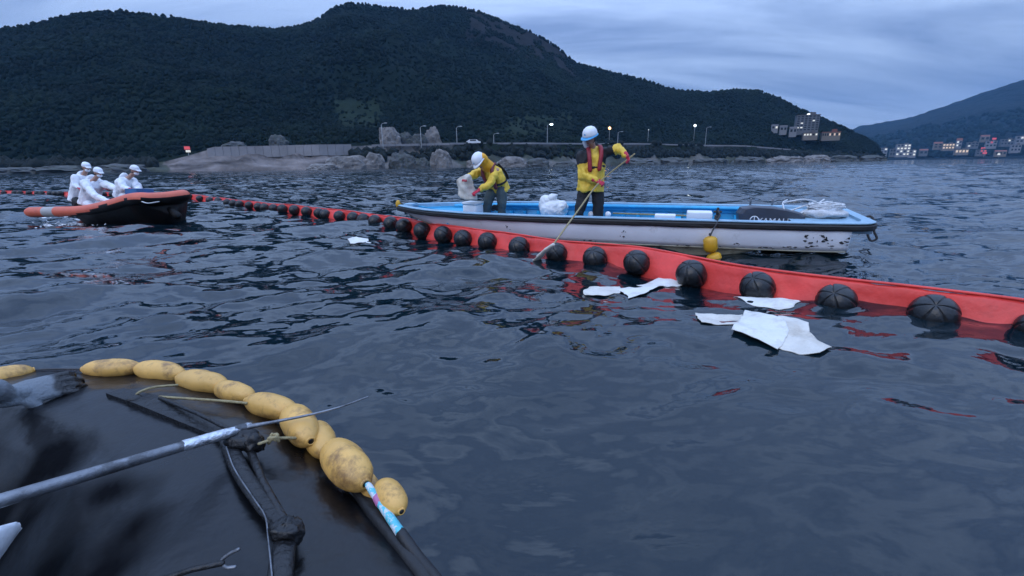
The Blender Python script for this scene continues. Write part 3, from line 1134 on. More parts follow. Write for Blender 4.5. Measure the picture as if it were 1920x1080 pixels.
def wall_run(x0, x1, hgt, thick, drop, name, label, cat, m_, seg_px, piece, off=19.0):
    """a wall or parapet along the road edge made of separate panels"""
    xs = np.arange(x0, x1 + 1, seg_px)
    pts = []
    for x in xs:
        ph = phi_of(x)
        r = float(shore_r(np.array(ph))) + off
        pts.append(np.array((math.sin(ph) * r, math.cos(ph) * r, float(road_z(np.array(ph))))))
    t = thing(name, label, cat, pts[0] - np.array((0, 0, drop)))
    for i in range(len(pts) - 1):
        a, b = pts[i], pts[i + 1]
        d = b - a
        ln = math.hypot(d[0], d[1])
        n = np.array((d[1], -d[0], 0)) / ln
        if np.dot(n, a) > 0:
            n = -n
        u = d / ln * 0.06
        v = []
        for p, s_ in ((a, 1), (b, -1)):
            p = p + u * s_
            for hh in (-drop, hgt):
                for q_ in (0, thick):
                    v.append(p - n * q_ + np.array((0, 0, hh)))
        q = MB()
        q.add(v, [(0, 4, 6, 2), (1, 3, 7, 5), (2, 6, 7, 3), (0, 1, 5, 4), (0, 2, 3, 1), (4, 5, 7, 6)])
        q.build(piece, m_, t, smooth=False)
    return t


wall_run(392, 662, 0.5, 0.6, 3.6, 'sea_wall', 'long pale concrete sea wall above the stony slope on the left', 'wall', 'concrete', 15, 'panel', off=14)
wall_run(700, 845, 0.4, 0.4, 0.5, 'road_parapet', 'pale concrete road parapet in front of the pale cliff', 'wall', 'concrete', 14.5, 'panel', off=17)
wall_run(846, 1490, 0.45, 0.4, 0.35, 'guard_rail', 'long thin concrete guard rail of the coast road behind the workers', 'guard rail', 'concrete', 14, 'panel', off=17)

RK = [  # px, py(base), width px, height px, range, material, label
    (655, 320, 95, 36, 190, 'rock_pale', 'broad pale cracked rock at the right end of the stony slope'),
    (700, 320, 46, 40, 188, 'rock_pale', 'pale pointed rock against the dark cleft'),
    (608, 321, 60, 16, 186, 'rock_pale', 'low pale rock shelf at the waterline left of the broad rock'),
    (755, 320, 60, 46, 192, 'rock_grey', 'grey brown rock mass under the road below the pale cliff'),
    (795, 320, 30, 28, 188, 'rock_grey', 'small grey rock in the cove left of the bright rock'),
    (828, 319, 44, 52, 192, 'rock_pale', 'bright pale rock standing up to the road edge'),
    (900, 318, 56, 26, 204, 'rock_pale', 'pale rock at the waterline behind the bending worker'),
    (958, 316, 70, 28, 214, 'rock_pale', 'wide pale rock right of the bending worker'),
    (1010, 315, 50, 22, 226, 'rock_grey', 'grey rock between the two workers'),
    (1060, 313, 50, 14, 240, 'rock_grey', 'low grey rock left of the standing worker'),
    (1200, 308, 70, 12, 292, 'rock_grey', 'low rock right of the hand of the standing worker'),
    (1262, 306, 60, 12, 312, 'rock_grey', 'low dark rock on the shore below the road'),
    (1330, 305, 60, 9, 340, 'rock_grey', 'flat rock on the shore below the curved lamp'),
    (1400, 304, 50, 10, 365, 'rock_grey', 'flat pale rock on the shore left of the point'),
    (1470, 303, 60, 11, 395, 'rock_pale', 'pale rock on the shore left of the hotel'),
    (1530, 302, 40, 13, 420, 'rock_pale', 'pale rock on the shore right below the hotel'),
    (1575, 301, 46, 10, 440, 'rock_grey', 'grey rock near the end of the point'),
    (1630, 300, 50, 8, 480, 'rock_grey', 'last low rock at the tip of the point'),
    (130, 322, 90, 12, 212, 'rock_grey', 'low brownish rock behind the dinghy crew'),
    (225, 322, 70, 14, 203, 'rock_grey', 'low brownish rock right of the dinghy crew'),
    (40, 323, 80, 9, 222, 'rock_grey', 'low rock at the left edge of the shore'),
    (732, 270, 40, 40, 214, 'rock_pale', 'pale cliff face above the road, its tall left part'),
    (762, 270, 30, 28, 216, 'rock_grey', 'pale cliff face above the road, its low grey middle part'),
    (785, 271, 36, 28, 216, 'rock_grey', 'pale cliff face above the road, right of its middle'),
    (812, 271, 34, 38, 218, 'rock_pale', 'pale cliff face above the road, its tall right part'),
    (524, 274, 34, 26, 222, 'rock_grey', 'grey rock outcrop in the trees above the sea wall'),
    (440, 277, 36, 14, 224, 'rock_grey', 'faint grey rock outcrop above the left part of the sea wall'),
]
RV, RF = ico(4)
for i, (x, y, a, b, rr, m_, lb) in enumerate(RK):
    P = RG(x, y, rr)
    k = rr / FPX * 0.95
    wd, ht = a * k / 2, b * k * .8
    dirn = RV + 0.0
    ridg = 1 - np.abs(fbm(RV * 2.2 + 13 * i, 4, i)) * 1.5
    n = fbm(RV * 1.3 + 7 * i, 3, i + 50)
    v = dirn * (0.62 + 0.32 * ridg + 0.30 * n)[:, None]
    # strata: pull to planes
    v = np.sign(v) * np.abs(v) ** 0.85
    v = v * np.array((wd * 1.05, min(wd * 0.7, 10), ht * 1.08))
    yaw = math.atan2(P[0], P[1])
    M = np.array(Matrix.Rotation(-yaw, 3, 'Z'))
    q = MB()
    q.add(v @ M.T + P + np.array((0, 0, -0.02 * ht)), RF.tolist())
    o = q.build('rock_outcrop', m_, None, smooth=False, off=(P[0], P[1], P[2]))
    tag(o, lb, 'rock', 'rocks along the far shore')


def bush_at(px, py, wpx, rr, label, seed):
    P = RG(px, py, rr)
    k = wpx * rr / FPX / 2
    q = MB()
    r2 = np.random.default_rng(seed)
    for j in range(26):
        d = r2.normal(size=3)
        d /= np.linalg.norm(d)
        d[2] = abs(d[2]) * 0.9
        c = P + d * k * np.array((0.8, 0.8, 0.8)) * r2.uniform(0.3, 0.9)
        s_ = k * r2.uniform(0.2, 0.4)
        v = IV * (1 + 0.5 * fbm(IV * 2 + j * 9, 2, j)[:, None]) * s_ + c
        q.add(v, IF.tolist())
    t = thing('shrub', label, 'shrub', P - np.array((0, 0, 0.3)))
    q.build('crown', 'bush', t, smooth=False)
    q = MB(); q.tube([P - np.array((0, 0, 1.5)), P + np.array((0, 0, k * .5))], .2, 6); q.build('trunk', 'rock_grey', t)


bush_at(582, 296, 26, 203, 'round dark shrub standing alone on the stony slope under the sea wall', 3)
bush_at(545, 290, 9, 205, 'tiny dark shrub on the stony slope left of the round one', 4)

# ------------------------------------------------------------------ OIL BOOM
TOP = [(-420, 352), (-200, 355), (0, 358), (130, 360), (330, 363), (400, 370), (480, 379), (560, 386), (640, 394), (700, 401), (760, 409), (800, 417), (880, 429), (950, 436), (1040, 450), (1100, 456), (1200, 466), (1300, 482), (1400, 500), (1500, 515), (1600, 528), (1700, 540), (1800, 552), (1920, 566), (2060, 584), (2250, 612), (2520, 652), (2900, 706), (3500, 790)]
ZT = 0.24
ztx = [-420, 250, 700, 950, 2250]
ztz = [0.16, 0.17, 0.22, 0.24, 0.25]
tp = [G(x, y, float(np.interp(x, ztx, ztz))) for x, y in TOP]
tp = smoothpath(tp, 14)
boom = thing('oil_boom', 'long red floating oil boom with a row of black floats crossing the water', 'oil boom', (tp[len(tp) // 2][0], tp[len(tp) // 2][1], 0))
rs = []
arc = 0
for i, p in enumerate(tp):
    t_ = tp[min(i + 1, len(tp) - 1)] - tp[max(i - 1, 0)]
    t_[2] = 0
    t_ /= np.linalg.norm(t_)
    nrm = np.array((t_[1], -t_[0], 0))       # towards the camera side
    if np.dot(nrm, -p) < 0:
        nrm = -nrm
    if i:
        arc += np.linalg.norm(tp[i] - tp[i - 1])
    wob = 0.022 * math.sin(arc * 4.1) + 0.03 * float(vn(np.array([[arc * 1.3, 0, 0]]))[0])
    hz = 0.007 * math.sin(arc * 2.3 + 1) + 0.012 * float(vn(np.array([[arc * 0.9, 5, 0]]))[0])
    base = np.array((p[0], p[1], 0.0))
    ZT = p[2]
    sec = [(-0.10, -0.30), (-0.06, 0.05), (-0.02, ZT - 0.03), (0.0, ZT), (0.025, ZT - 0.03), (0.035 + wob * .4, ZT * .6), (0.06 + wob, 0.07), (0.09 + wob, 0.0), (0.11 + wob, -0.08), (0.1, -0.30)]
    rs.append(np.array([base + nrm * a + np.array((0, 0, b + (hz if b > 0.1 else 0)))for a, b in sec]))
q = MB()
q.rings(rs, cap=False, closed=False)
q.build('skirt', 'red_fabric', boom, disp=(0.026, 3.2))
# top seam rope sewn in the edge
q = MB()
q.tube([r_[3] + np.array((0, 0, 0.004)) for r_ in rs], 0.013, 6)
q.build('top_seam', 'red_fabric', boom)


def float_mesh():
    def fn(v):
        th = np.arccos(np.clip(v[:, 2], -1, 1))
        ph = np.arctan2(v[:, 1], v[:, 0])
        lob = np.abs(np.cos(ph * 3))                       # six meridian grooves
        gr = np.exp(-(lob / 0.16) ** 2)
        gr = gr * np.clip(th / 0.12, 0, 1)
        eq = np.exp(-((th - PI / 2) / 0.07) ** 2)
        pole = np.exp(-(th / 0.13) ** 2)
        return 1 - 0.085 * gr - 0.05 * eq - 0.07 * pole + 0.02 * np.sin(th * 2) ** 2
    q = MB()
    q.ball((0, 0, 0), 1.0, seg=96, rg=40, fn=fn)
    return q.build('float', 'black_float', None, link=False)


fm = float_mesh()
FL = [(1930, 622, 96), (1748, 582, 110), (1572, 554, 86), (1429, 532, 72), (1309, 508, 62), (1208, 487, 52), (1123, 475, 48), (1053, 467, 38), (985, 458, 38), (926, 451, 34), (880, 445, 32), (844, 441, 31), (806, 436, 30), (771, 429, 27), (744, 423, 25), (715, 416, 22), (692, 412, 22), (671, 411, 20), (645, 407, 18), (622, 405, 17), (606, 403, 17), (584, 398, 17), (562, 396, 17), (540, 392, 15), (523, 391, 15), (507, 390, 14), (491, 388, 14), (474, 386, 13), (460, 385, 13), (446, 383, 13), (432, 381, 12), (418, 379, 12), (400, 377, 12), (381, 374, 11), (364, 372, 11), (347, 371, 11), (125, 366, 11), (113, 366, 11), (101, 365, 11), (88, 365, 10), (75, 365, 10), (62, 365, 10), (48, 364, 10), (33, 363, 10), (18, 362, 9), (5, 362, 9), (-14, 362, 9), (2150, 668, 140), (2400, 712, 165), (2720, 765, 195), (3150, 835, 240)]
for x in range(330, 135, -14):
    FL.append((x, 367, 10))
k0 = True
for (x, y, wpx) in FL:
    p = G(x, y, 0.10)
    az_ = p[0] / p[1]
    jj = int(np.argmin([abs(t_[0] / t_[1] - az_) for t_ in tp]))
    t_ = tp[min(jj + 1, len(tp) - 1)] - tp[max(jj - 1, 0)]
    t_[2] = 0
    t_ /= np.linalg.norm(t_)
    nn = np.array((t_[1], -t_[0], 0))
    if np.dot(nn, -p) < 0:
        nn = -nn
    r = 0.2
    for _ in range(3):
        pq = np.array((tp[jj][0], tp[jj][1], 0.1)) + nn * (0.05 + r * 0.62)
        dF = float((pq - CAM) @ F_)
        r = wpx / 2 * dF / FPX / math.sqrt(1 + ((x - 960) ** 2 + (y - 540) ** 2) / FPX ** 2)
    r = min(r, 0.26) * float(np.interp(wpx, [12, 24, 50], [1.38, 1.18, 1.0]))
    cosv = abs(np.dot(nn, p / np.linalg.norm(p)))
    p = np.array((tp[jj][0], tp[jj][1], 0.1)) + nn * (0.05 + r * 0.62)
    ax = nn * 0.75 + np.array((random.uniform(-.2, .2), 0, random.uniform(0.75, 1.0)))
    M = Matrix(frame(ax, (1, random.uniform(-.3, .3), 0)).tolist())
    o = fm if k0 else fm.copy()
    k0 = False
    C.objects.link(o)
    o.parent = boom
    o.rotation_mode = 'QUATERNION'
    o.rotation_quaternion = (M @ Matrix.Rotation(random.uniform(0, 1.05), 3, 'Z')).to_quaternion()
    hh = min(r, 0.19)
    o.scale = (r * 0.97, r * 0.97, hh if wpx > 60 else r * 1.0)
    o.location = Vector((p[0], p[1], 0.085 + random.uniform(-.015, .012))) - boom.location

# ------------------------------------------------------------------ WHITE ABSORBENT SHEETS
def sheet(pts, z, m_, label, group=None, amp=0.012, name='absorbent_sheet', cat='sheet', edge_lift=None):
    P3 = [G(x, y, z) for x, y in pts]
    bm = bmesh.new()
    vs = [bm.verts.new(p) for p in P3]
    bm.faces.new(vs)
    bmesh.ops.triangulate(bm, faces=bm.faces)
    for _ in range(4):
        bmesh.ops.subdivide_edges(bm, edges=bm.edges, cuts=1, use_grid_fill=True)
    co = np.array([v.co[:] for v in bm.verts])
    f = [[v.index for v in p.verts] for p in bm.faces]
    bm.verts.index_update()
    f = [[v.index for v in p.verts] for p in bm.faces]
    bm.free()
    dz = wave_z(co[:, 0], co[:, 1])
    ws = 0.55
    co[:, 2] = z + np.maximum(dz * ws, dz + 0.004 - z * 0.0) * 1.0
    co[:, 2] = dz + z * .30 + 0.004 + amp * 2.0 * fbm(co * 4.5, 3, 8) - 0.02 * np.clip(fbm(co * 2.0, 2, 15) - .1, 0, 1) - z * .0 - 0.0 * co[:, 2]
    co[:, :2] += 0.035 * np.stack([fbm(co * 4, 3, 3), fbm(co * 4, 3, 4)], -1)
    c = co.mean(0)
    q = MB()
    q.add(co, f)
    o = q.build(name, m_, None, off=c, solid=0.004)
    return tag(o, label, cat, group)


g_ = 'white absorbent sheets floating beside the boom'
sheet([(1094, 545), (1106, 537), (1124, 530), (1160, 526), (1172, 533), (1160, 545), (1130, 551), (1098, 553)], 0.02, 'absorbent_dirty', 'cream stained absorbent sheet floating at the left end of the left pair', g_)
sheet([(1150, 529), (1180, 526), (1204, 525), (1192, 519), (1240, 508), (1262, 508), (1285, 523), (1240, 534), (1200, 549), (1177, 557), (1168, 541)], 0.03, 'absorbent', 'white folded absorbent sheet reaching right to a black float, in the left pair', g_)
sheet([(1375, 556), (1400, 554), (1455, 557), (1488, 562), (1500, 571), (1490, 580), (1462, 583), (1430, 576), (1400, 568)], 0.02, 'absorbent', 'white oval absorbent sheet close in front of the boom, alone', g_)
sheet([(1298, 586), (1340, 590), (1392, 590), (1386, 612), (1350, 611), (1312, 611)], 0.018, 'absorbent_dirty', 'pinkish stained absorbent sheet at the left of the right group', g_)
sheet([(1396, 580), (1430, 590), (1470, 600), (1478, 620), (1462, 645), (1420, 634), (1373, 620)], 0.045, 'absorbent', 'bright white upright folded absorbent sheet in the middle of the right group', g_, amp=0.02)
sheet([(1445, 597), (1500, 605), (1518, 612), (1516, 626), (1566, 654), (1540, 662), (1500, 657), (1458, 644), (1476, 622)], 0.028, 'absorbent_dirty', 'long cream absorbent sheet pointing right in the right group', g_, amp=0.018)
sheet([(652, 449), (668, 446), (690, 448), (694, 454), (672, 457), (655, 455)], 0.02, 'absorbent', 'small white absorbent scrap floating alone left of the boat bow', g_)

# ------------------------------------------------------------------ BOAT
def proj(P):
    d = np.asarray(P) - CAM
    z = d @ F_
    return 960 + FPX * (d @ R_) / z, 540 - FPX * (d @ U_) / z


def ppm(P):                      # photo pixels per metre at P
    return FPX / float((np.asarray(P) - CAM) @ F_)


S3, N3 = G(1600, 414, 0.52), G(750, 384, 0.53)
bv = np.array((0.25, 1, 0.0))
for _ in range(8):
    sc_ = S3 + bv / np.linalg.norm(bv) * 0.80
    bu = N3 - sc_
    bu[2] = 0
    BL = float(np.linalg.norm(bu))
    bu /= BL
    bv = np.array((-bu[1], bu[0], 0))
    if bv[1] < 0:
        bv = -bv
BO = S3 + bv * 0.80
BO[2] = 0.0
heel = R(3.0)
bw = np.array((0, 0, 1.0))
bv2 = bv * math.cos(heel) + bw * math.sin(heel)
bw2 = bw * math.cos(heel) - bv * math.sin(heel)


def B(X, Y, Z):
    return BO + bu * X + bv2 * Y + bw2 * Z


BM = np.stack([bu, bv2, bw2], 1)
XF = np.array([0, .05, .1, .3, .6, .75, .87, .94, .98, 1.0])
HB = np.array([.80, .84, .86, .87, .86, .77, .55, .33, .17, .05])


def hb(X):
    return float(np.interp(X / BL, XF, HB))


def gz(X):
    return float(np.interp(X / BL, [0, .3, .6, .8, .9, 1], [.52, .52, .52, .52, .52, .53]))


def chz(X):
    return float(np.interp(X / BL, [0, .6, .8, .88, .95, 1], [.13, .12, .15, .22, .34, .47]))


def chf(X):
    return float(np.interp(X / BL, [0, .5, .75, .9, 1], [.94, .93, .80, .58, .45]))


def kz(X):
    return min(chz(X), float(np.interp(X / BL, [0, .135, .15, .24, .35, .72, .8, .86, .93, 1], [.125, .125, .09, -.18, -.2, -.2, -.08, .06, .26, .46])))


boat = thing('fishing_boat', 'long open blue and white fishing boat with black rub rail beside the red boom', 'boat', BO)
XS = sorted(set(list(np.linspace(0, BL, 70)) + [BL * .135, BL * .15, BL * .24]))
top, bot = MB(), MB()
for sgn in (-1, 1):
    rs = []
    rb = []
    for X in XS:
        h_, g_z, c_, cf = hb(X), gz(X), chz(X), chf(X)
        row = []
        for k in range(6):
            t = k / 5
            bulge = 0.03 * math.sin(t * PI)
            row.append(B(X, sgn * (h_ * (1 - t * (1 - cf)) + bulge * h_), g_z - 0.03 - t * (g_z - 0.03 - c_)))
        rs.append(np.array(row))
        row = [B(X, sgn * (h_ * cf) * 1.0, c_)]
        kk = kz(X)
        row.append(B(X, sgn * h_ * cf * 0.96, c_ - min(0.02, (c_ - kk) * 0.3)))
        for t in (0.35, 0.7, 1.0):
            bx = float(np.interp(X / BL, [0, .55, .8], [1, 1, 0]))
            yy_ = (1 - t ** 1.6) * (1 - bx) + bx * (1 - 0.10 * t if t < 1 else 0.0)
            row.append(B(X, sgn * h_ * cf * 0.97 * yy_, c_ + (kk - c_) * (0.25 + 0.75 * t) - 0.001))
        rb.append(np.array(row))
    top.rings(rs, cap=False, closed=False)
    bot.rings(rb, cap=False, closed=False)
# transom
tr = [B(0, y, z) for y, z in ((-.80, .49), (-.80 * .94, .13), (.80 * .94, .13), (.80, .49))]
top.add(tr, [(0, 1, 2, 3)])
topside = top.build('topside', 'hull_white', boat, solid=0.012)
bot.build('hull_bottom', 'hull_beige', boat, solid=0.012)
# chine line: thin dark strip proud of the hull on each side
for sgn in (-1, 1):
    q = MB()
    q.tube([B(X, sgn * (hb(X) * chf(X) + 0.006), chz(X)) for X in np.linspace(0.02, BL * .97, 40)], 0.009, 6)
    q.build('chine_strip', 'hull_beige', boat)
# black scuffs and chipped paint on the stern quarter and along the chine
for (x, y, a, b) in ((1508, 442, 5, 7), (1512, 452, 8, 4), (1537, 440, 6, 9), (1545, 450, 9, 5), (1575, 455, 10, 5), (1588, 447, 5, 6), (1560, 462, 12, 3), (1520, 462, 10, 3), (1293, 462, 8, 5), (1107, 452, 7, 3), (949, 425, 3, 4), (1167, 433, 3, 3), (1168, 444, 3, 3), (1340, 463, 6, 3), (1385, 457, 5, 3), (1440, 465, 10, 2.5), (1596, 440, 4, 8), (1478, 464, 9, 2.5)):
    X0 = None
    for X in np.linspace(0.01, BL, 160):
        t = 0.6
        p_ = B(X, -hb(X) * 0.97, .25)
        if X0 is None or abs(proj(p_)[0] - x) < abs(proj(B(X0, -hb(X0) * .97, .25))[0] - x):
            X0 = X
    D_ = B(X0, -hb(X0), .25)[1]
    P = A(x, y, D_)
    z_ = (P - BO) @ bw2
    c_, g_z = chz(X0), gz(X0)
    t = np.clip((g_z - 0.03 - z_) / (g_z - 0.03 - c_), 0, 1)
    yy = -(hb(X0) * (1 - t * (1 - chf(X0))) + 0.03 * math.sin(t * PI) * hb(X0)) - 0.0085
    k = 1 / ppm(P)
    for c__ in range(6):
        q = MB()
        ox, oz = (random.gauss(0, .8) * a * k * 1.3, random.gauss(0, .6) * b * k) if c__ else (0, 0)
        sz_ = random.uniform(.15, .5) if c__ else .62
        n__ = 9
        pts = []
        for j in range(n__):
            th = 2 * PI * j / n__
            rr_ = random.uniform(.35, 1.15) * sz_
            pts.append(B(min(max(X0 + ox + math.cos(th) * a * k * rr_, .01), BL), yy, min(max(z_ + oz + math.sin(th) * b * k * rr_, c_ + .004), g_z - .15)))
        q.add(pts + [B(min(max(X0 + ox, .01), BL), yy, min(max(z_ + oz, c_ + .004), g_z - .15))], [(j, (j + 1) % n__, n__) for j in range(n__)])
        q.build('paint_chip', 'rail_black', boat, smooth=False)


def plan(n_side=46, inset=0.0, zoff=0.0, x0=-0.30):
    out = []
    for X in np.linspace(BL * 0.995, 0.0, n_side):
        out.append((X, -max(hb(X) - inset, 0.02), gz(X) + zoff))
    r_ = 0.26
    for k in range(1, 8):
        th = k / 8 * PI / 2
        out.append((0 - (abs(x0) - inset) * math.sin(th) ** 1.0, -(0.80 - inset - r_) - r_ * math.cos(th), 0.52 + zoff))
    for y in np.linspace(-0.54 + inset, 0.54 - inset, 8):
        out.append((x0 + inset, y, 0.52 + zoff))
    for k in range(7, 0, -1):
        th = k / 8 * PI / 2
        out.append((0 - (abs(x0) - inset) * math.sin(th), (0.80 - inset - r_) + r_ * math.cos(th), 0.52 + zoff))
    for X in np.linspace(0.0, BL * 0.995, n_side):
        out.append((X, max(hb(X) - inset, 0.02), gz(X) + zoff))
    return out


pl = plan()
rs = []
for i, (X, Y, Z) in enumerate(pl):
    X2, Y2, _ = pl[min(i + 1, len(pl) - 1)]
    X1, Y1, _ = pl[max(i - 1, 0)]
    d = np.array((X2 - X1, Y2 - Y1))
    d /= np.linalg.norm(d)
    nx, ny = d[1], -d[0]
    cx, cy = X - BL * .45, Y
    if nx * cx * 0.02 + ny * cy + (nx * cx if X < 0 else 0) < 0:
        nx, ny = -nx, -ny
    sec = [(0.0, -0.012), (0.036, -0.015), (0.046, -0.03), (0.046, -0.072), (0.034, -0.092), (0.0, -0.096)]
    rs.append(np.array([B(X + nx * a, Y + ny * a, Z + b) for a, b in sec]))
q = MB(); q.rings(rs, closed=True)
q.build('rub_rail', 'rail_black', boat, smooth=False, disp=(0.008, 6))
# gunwale cap
o1, i1 = plan(inset=-0.02), plan(inset=0.115)
rs = []
for (a, b) in zip(o1, i1):
    rs.append(np.array([B(*a), B(a[0], a[1], a[2] + 0.012), B(b[0], b[1], b[2] + 0.012), B(b[0], b[1], b[2] - 0.05)]))
q = MB(); q.rings(rs, cap=False, closed=True)
q.build('gunwale_cap', 'deck_light', boat, smooth=False)
# inside liner and floor
for sgn in (-1, 1):
    q = MB()
    rs = []
    for X in np.linspace(BL * .10, BL * .9, 50):
        h_ = hb(X) - 0.10
        rs.append(np.array([B(X, sgn * h_, gz(X) - 0.01), B(X, sgn * (h_ - 0.01), gz(X) - 0.12), B(X, sgn * (h_ + 0.03 if h_ > .2 else h_), gz(X) - 0.125), B(X, sgn * max(min(h_ - 0.02, hb(X) * chf(X) - .05), .02), max(.14, chz(X) + .02))]))
    q.rings(rs, cap=False, closed=False)
    q.build('inner_wall', 'boat_blue', boat, smooth=False)
q = MB()
fl = [B(X, -max(hb(X) * chf(X) - 0.05, .02), max(.145, chz(X) + .02)) for X in np.linspace(BL * .08, BL * .84, 30)] + [B(X, max(hb(X) * chf(X) - 0.05, .02), max(.145, chz(X) + .02)) for X in np.linspace(BL * .84, BL * .08, 30)]
q.add(fl, [(i, i + 1, 58 - i, 59 - i) for i in range(29)])
q.build('floor', 'boat_blue', boat, smooth=False)
k0 = 0
for X in np.arange(BL * .13, BL * .84, 0.27):
    for sgn in (-1, 1):
        h_ = hb(X) - 0.10
        q = MB()
        q.box(B(X, sgn * (h_ - 0.035), 0.25), (0.028, 0.045, 0.12), BM)
        q.build('rib', 'boat_blue', boat, smooth=False)
for sgn in (-1, 1):
    q = MB()
    q.tube([B(X, sgn * (hb(X) - 0.145), gz(X) - 0.035) for X in np.linspace(BL * .12, BL * .86, 40)], (0.05, 0.03), 8, side=bv2)
    q.build('stringer', 'boat_blue', boat, smooth=False)
for X, zt_ in ((BL * .30, .33), (BL * .60, .34), (BL * .78, .38)):
    q = MB()
    q.box(B(X, 0, zt_), (0.11, hb(X) - 0.12, 0.018), BM)
    q.build('thwart', 'boat_blue', boat, smooth=False)
# fore deck (sunken) and bow block
q = MB()
xs_ = np.linspace(BL * .80, BL * .985, 16)
v = []
for X in xs_:
    h_ = max(hb(X) - 0.09, 0.01)
    z_ = gz(X) - 0.085 + 0.03 * (X / BL - .8) / .2
    v += [B(X, -h_, z_), B(X, 0, z_ + 0.03), B(X, h_, z_)]
q.add(v, [(3 * i + j, 3 * i + j + 1, 3 * i + 4 + j, 3 * i + 3 + j) for i in range(15) for j in (0, 1)])
h_ = hb(BL * .8) - 0.09
q.add([B(BL * .8, -h_, gz(BL * .8) - .085), B(BL * .8, h_, gz(BL * .8) - .085), B(BL * .8, h_ * .7, .22), B(BL * .8, -h_ * .7, .22)], [(0, 1, 2, 3)])
q.build('foredeck', 'boat_blue', boat, smooth=False)
q = MB()
q.box(B(BL * .965, 0, gz(BL * .965) + 0.02), (0.10, 0.10, 0.02), BM)
q.build('bow_plate', 'deck_light', boat, smooth=False)
for (xa, ya, xb, yb) in ((BL * .83, -.35, BL * .95, .12), (BL * .83, .35, BL * .95, -.12)):
    q = MB()
    q.tube([B(xa, ya, .48), B(xb, yb, .50)], 0.011, 6)
    q.build('deck_batten', 'boat_blue', boat)
# stern deck
q = MB()
sd_ = plan(inset=0.10)
sd_ = [p_ for p_ in sd_ if p_[0] <= BL * .105]
q.add([B(a, b, 0.495) for a, b, c in sd_] + [B(0.2, 0, 0.495)], [(i, (i + 1) % len(sd_), len(sd_)) for i in range(len(sd_))])
q.build('stern_deck', 'deck_light', boat, smooth=False)
q = MB()
q.box(B(-0.14, 0, .42), (0.15, 0.62, 0.06), BM)
q.build('stern_beam', 'deck_light', boat, smooth=False)


def XD(px, voff, z=.5):
    best = min(np.linspace(-0.4, BL, 400), key=lambda X: abs(proj(B(X, voff, z))[0] - px))
    return best


def on(px, py, voff):
    X = XD(px, voff)
    for _ in range(3):
        D_ = B(X, voff, 0.4)[1]
    return A(px, py, D_)


# rowlock posts and mooring posts
def post(P, h, name='mooring_post', m='rail_black', r=.018):
    q = MB()
    q.tube([P, P + bw2 * h], r, 8)
    q.tube([P + bw2 * h * .75 - bu * .045, P + bw2 * h * .75 + bu * .045], r * .7, 8)
    q.build(name, m, boat)


for px in (1407, 1447):
    X = XD(px, .82)
    post(B(X, .84, .52), .11, 'rowlock', 'steel')
X = XD(1343, -.82)
NP = B(X, -.80, .52)
post(NP, .17, 'mooring_post', 'rail_black', .02)
q = MB()
for k in range(3):
    q.tube(smoothpath([NP + np.array((.03 * math.cos(t), .03 * math.sin(t), .03 + .02 * k)) for t in np.linspace(0, 6.5, 7)], 3), .010, 6)
q.tube(smoothpath([NP + bw2 * .15 - bv * .02, NP + bw2 * .08 - bv * .05 - bu * .03, NP + bw2 * .02 - bv * .08], 4), .012, 6)
o = q.build('mooring_rope', 'rope_dark', None, off=NP)
tag(o, 'dark rope lashed round the near side post of the fishing boat', 'rope')

# lashing of the small rope ring at the stern
P0 = B(-.33, -.05, .47)
pts = [P0] + [P0 - bu * a_ + np.array((0, 0, b_)) - bv * c_ for a_, b_, c_ in ((.09, .05, .02), (.15, -.04, .03), (.17, -.16, .02), (.23, -.27, .0), (.17, -.31, -.02), (.11, -.20, -.02), (.09, -.06, -.01))] + [P0]
q = MB(); q.tube(smoothpath(pts, 5), .016, 8)
tag(q.build('rope_loop', 'rope_dark', None, off=P0), 'dark rope loop hanging from the square stern of the fishing boat', 'rope')
P1 = B(-.30, -.15, .38)
q = MB(); q.tube([P1, P1 - np.array((0, 0, .09))], .009, 6); q.ball(P1 - np.array((0, 0, .10)), .016, seg=8, rg=6)
q.build('drain_line', 'rope_dark', boat)

# fenders
def fender(top_, bottom, r, label, m='yellow_fender'):
    t = thing('fender', label, 'fender', bottom)
    d = top_ - bottom
    Ln = np.linalg.norm(d)
    M = frame(d)
    q = MB()
    pr = [(0.02, 0), (r * .7, .02 * Ln), (r, .18 * Ln), (r, .8 * Ln), (r * .72, .93 * Ln), (r * .38, .96 * Ln), (r * .36, Ln)]
    q.lathe(bottom, pr, M, 20)
    q.build('body', m, t)
    return t


kk = NP - bv * .13
f1 = A(1331, 443, kk[1]); f2 = A(1333, 472, kk[1])
fender(f1, f2, 12.5 / ppm(f1), 'yellow upright fender hanging by a rope on the white hull side')
q = MB(); q.tube(smoothpath([NP + bw2 * .05, NP - bv * .10 - bw2 * .02, (f1 + NP) / 2 - bv * .05, f1], 5), .010, 6)
q.ball(f1 + np.array((0, 0, .03)), .02, seg=8, rg=6)
tag(q.build('fender_rope', 'rope_dark', None, off=f1), 'short rope from the near side post down to the yellow fender', 'rope')
f3 = A(1336, 474, kk[1] - .02); f4 = A(1344, 500, kk[1] - .03)
fender(f3, f4, 13 / ppm(f3), 'lower yellow fender half hidden behind the red boom')
P = on(747, 383, 0)
t = thing('bow_float', 'small yellow ball float lashed to the pointed bow of the fishing boat', 'float', P)
q = MB(); q.ball(P, (.055, .05, .085)); q.build('ball', 'yellow_fender', t)
q = MB(); q.tube([P + np.array((0, 0, .08)), B(BL * .985, 0, gz(BL))], .01, 6); q.build('lashing', 'rope_dark', t)
P = on(768, 394, -.05)
q = MB(); q.ball(P, (.14, .08, .05), fn=lambda v: 1 + .3 * fbm(v * 2, 2, 3))
q.build('bow_pad', 'rail_black', boat)

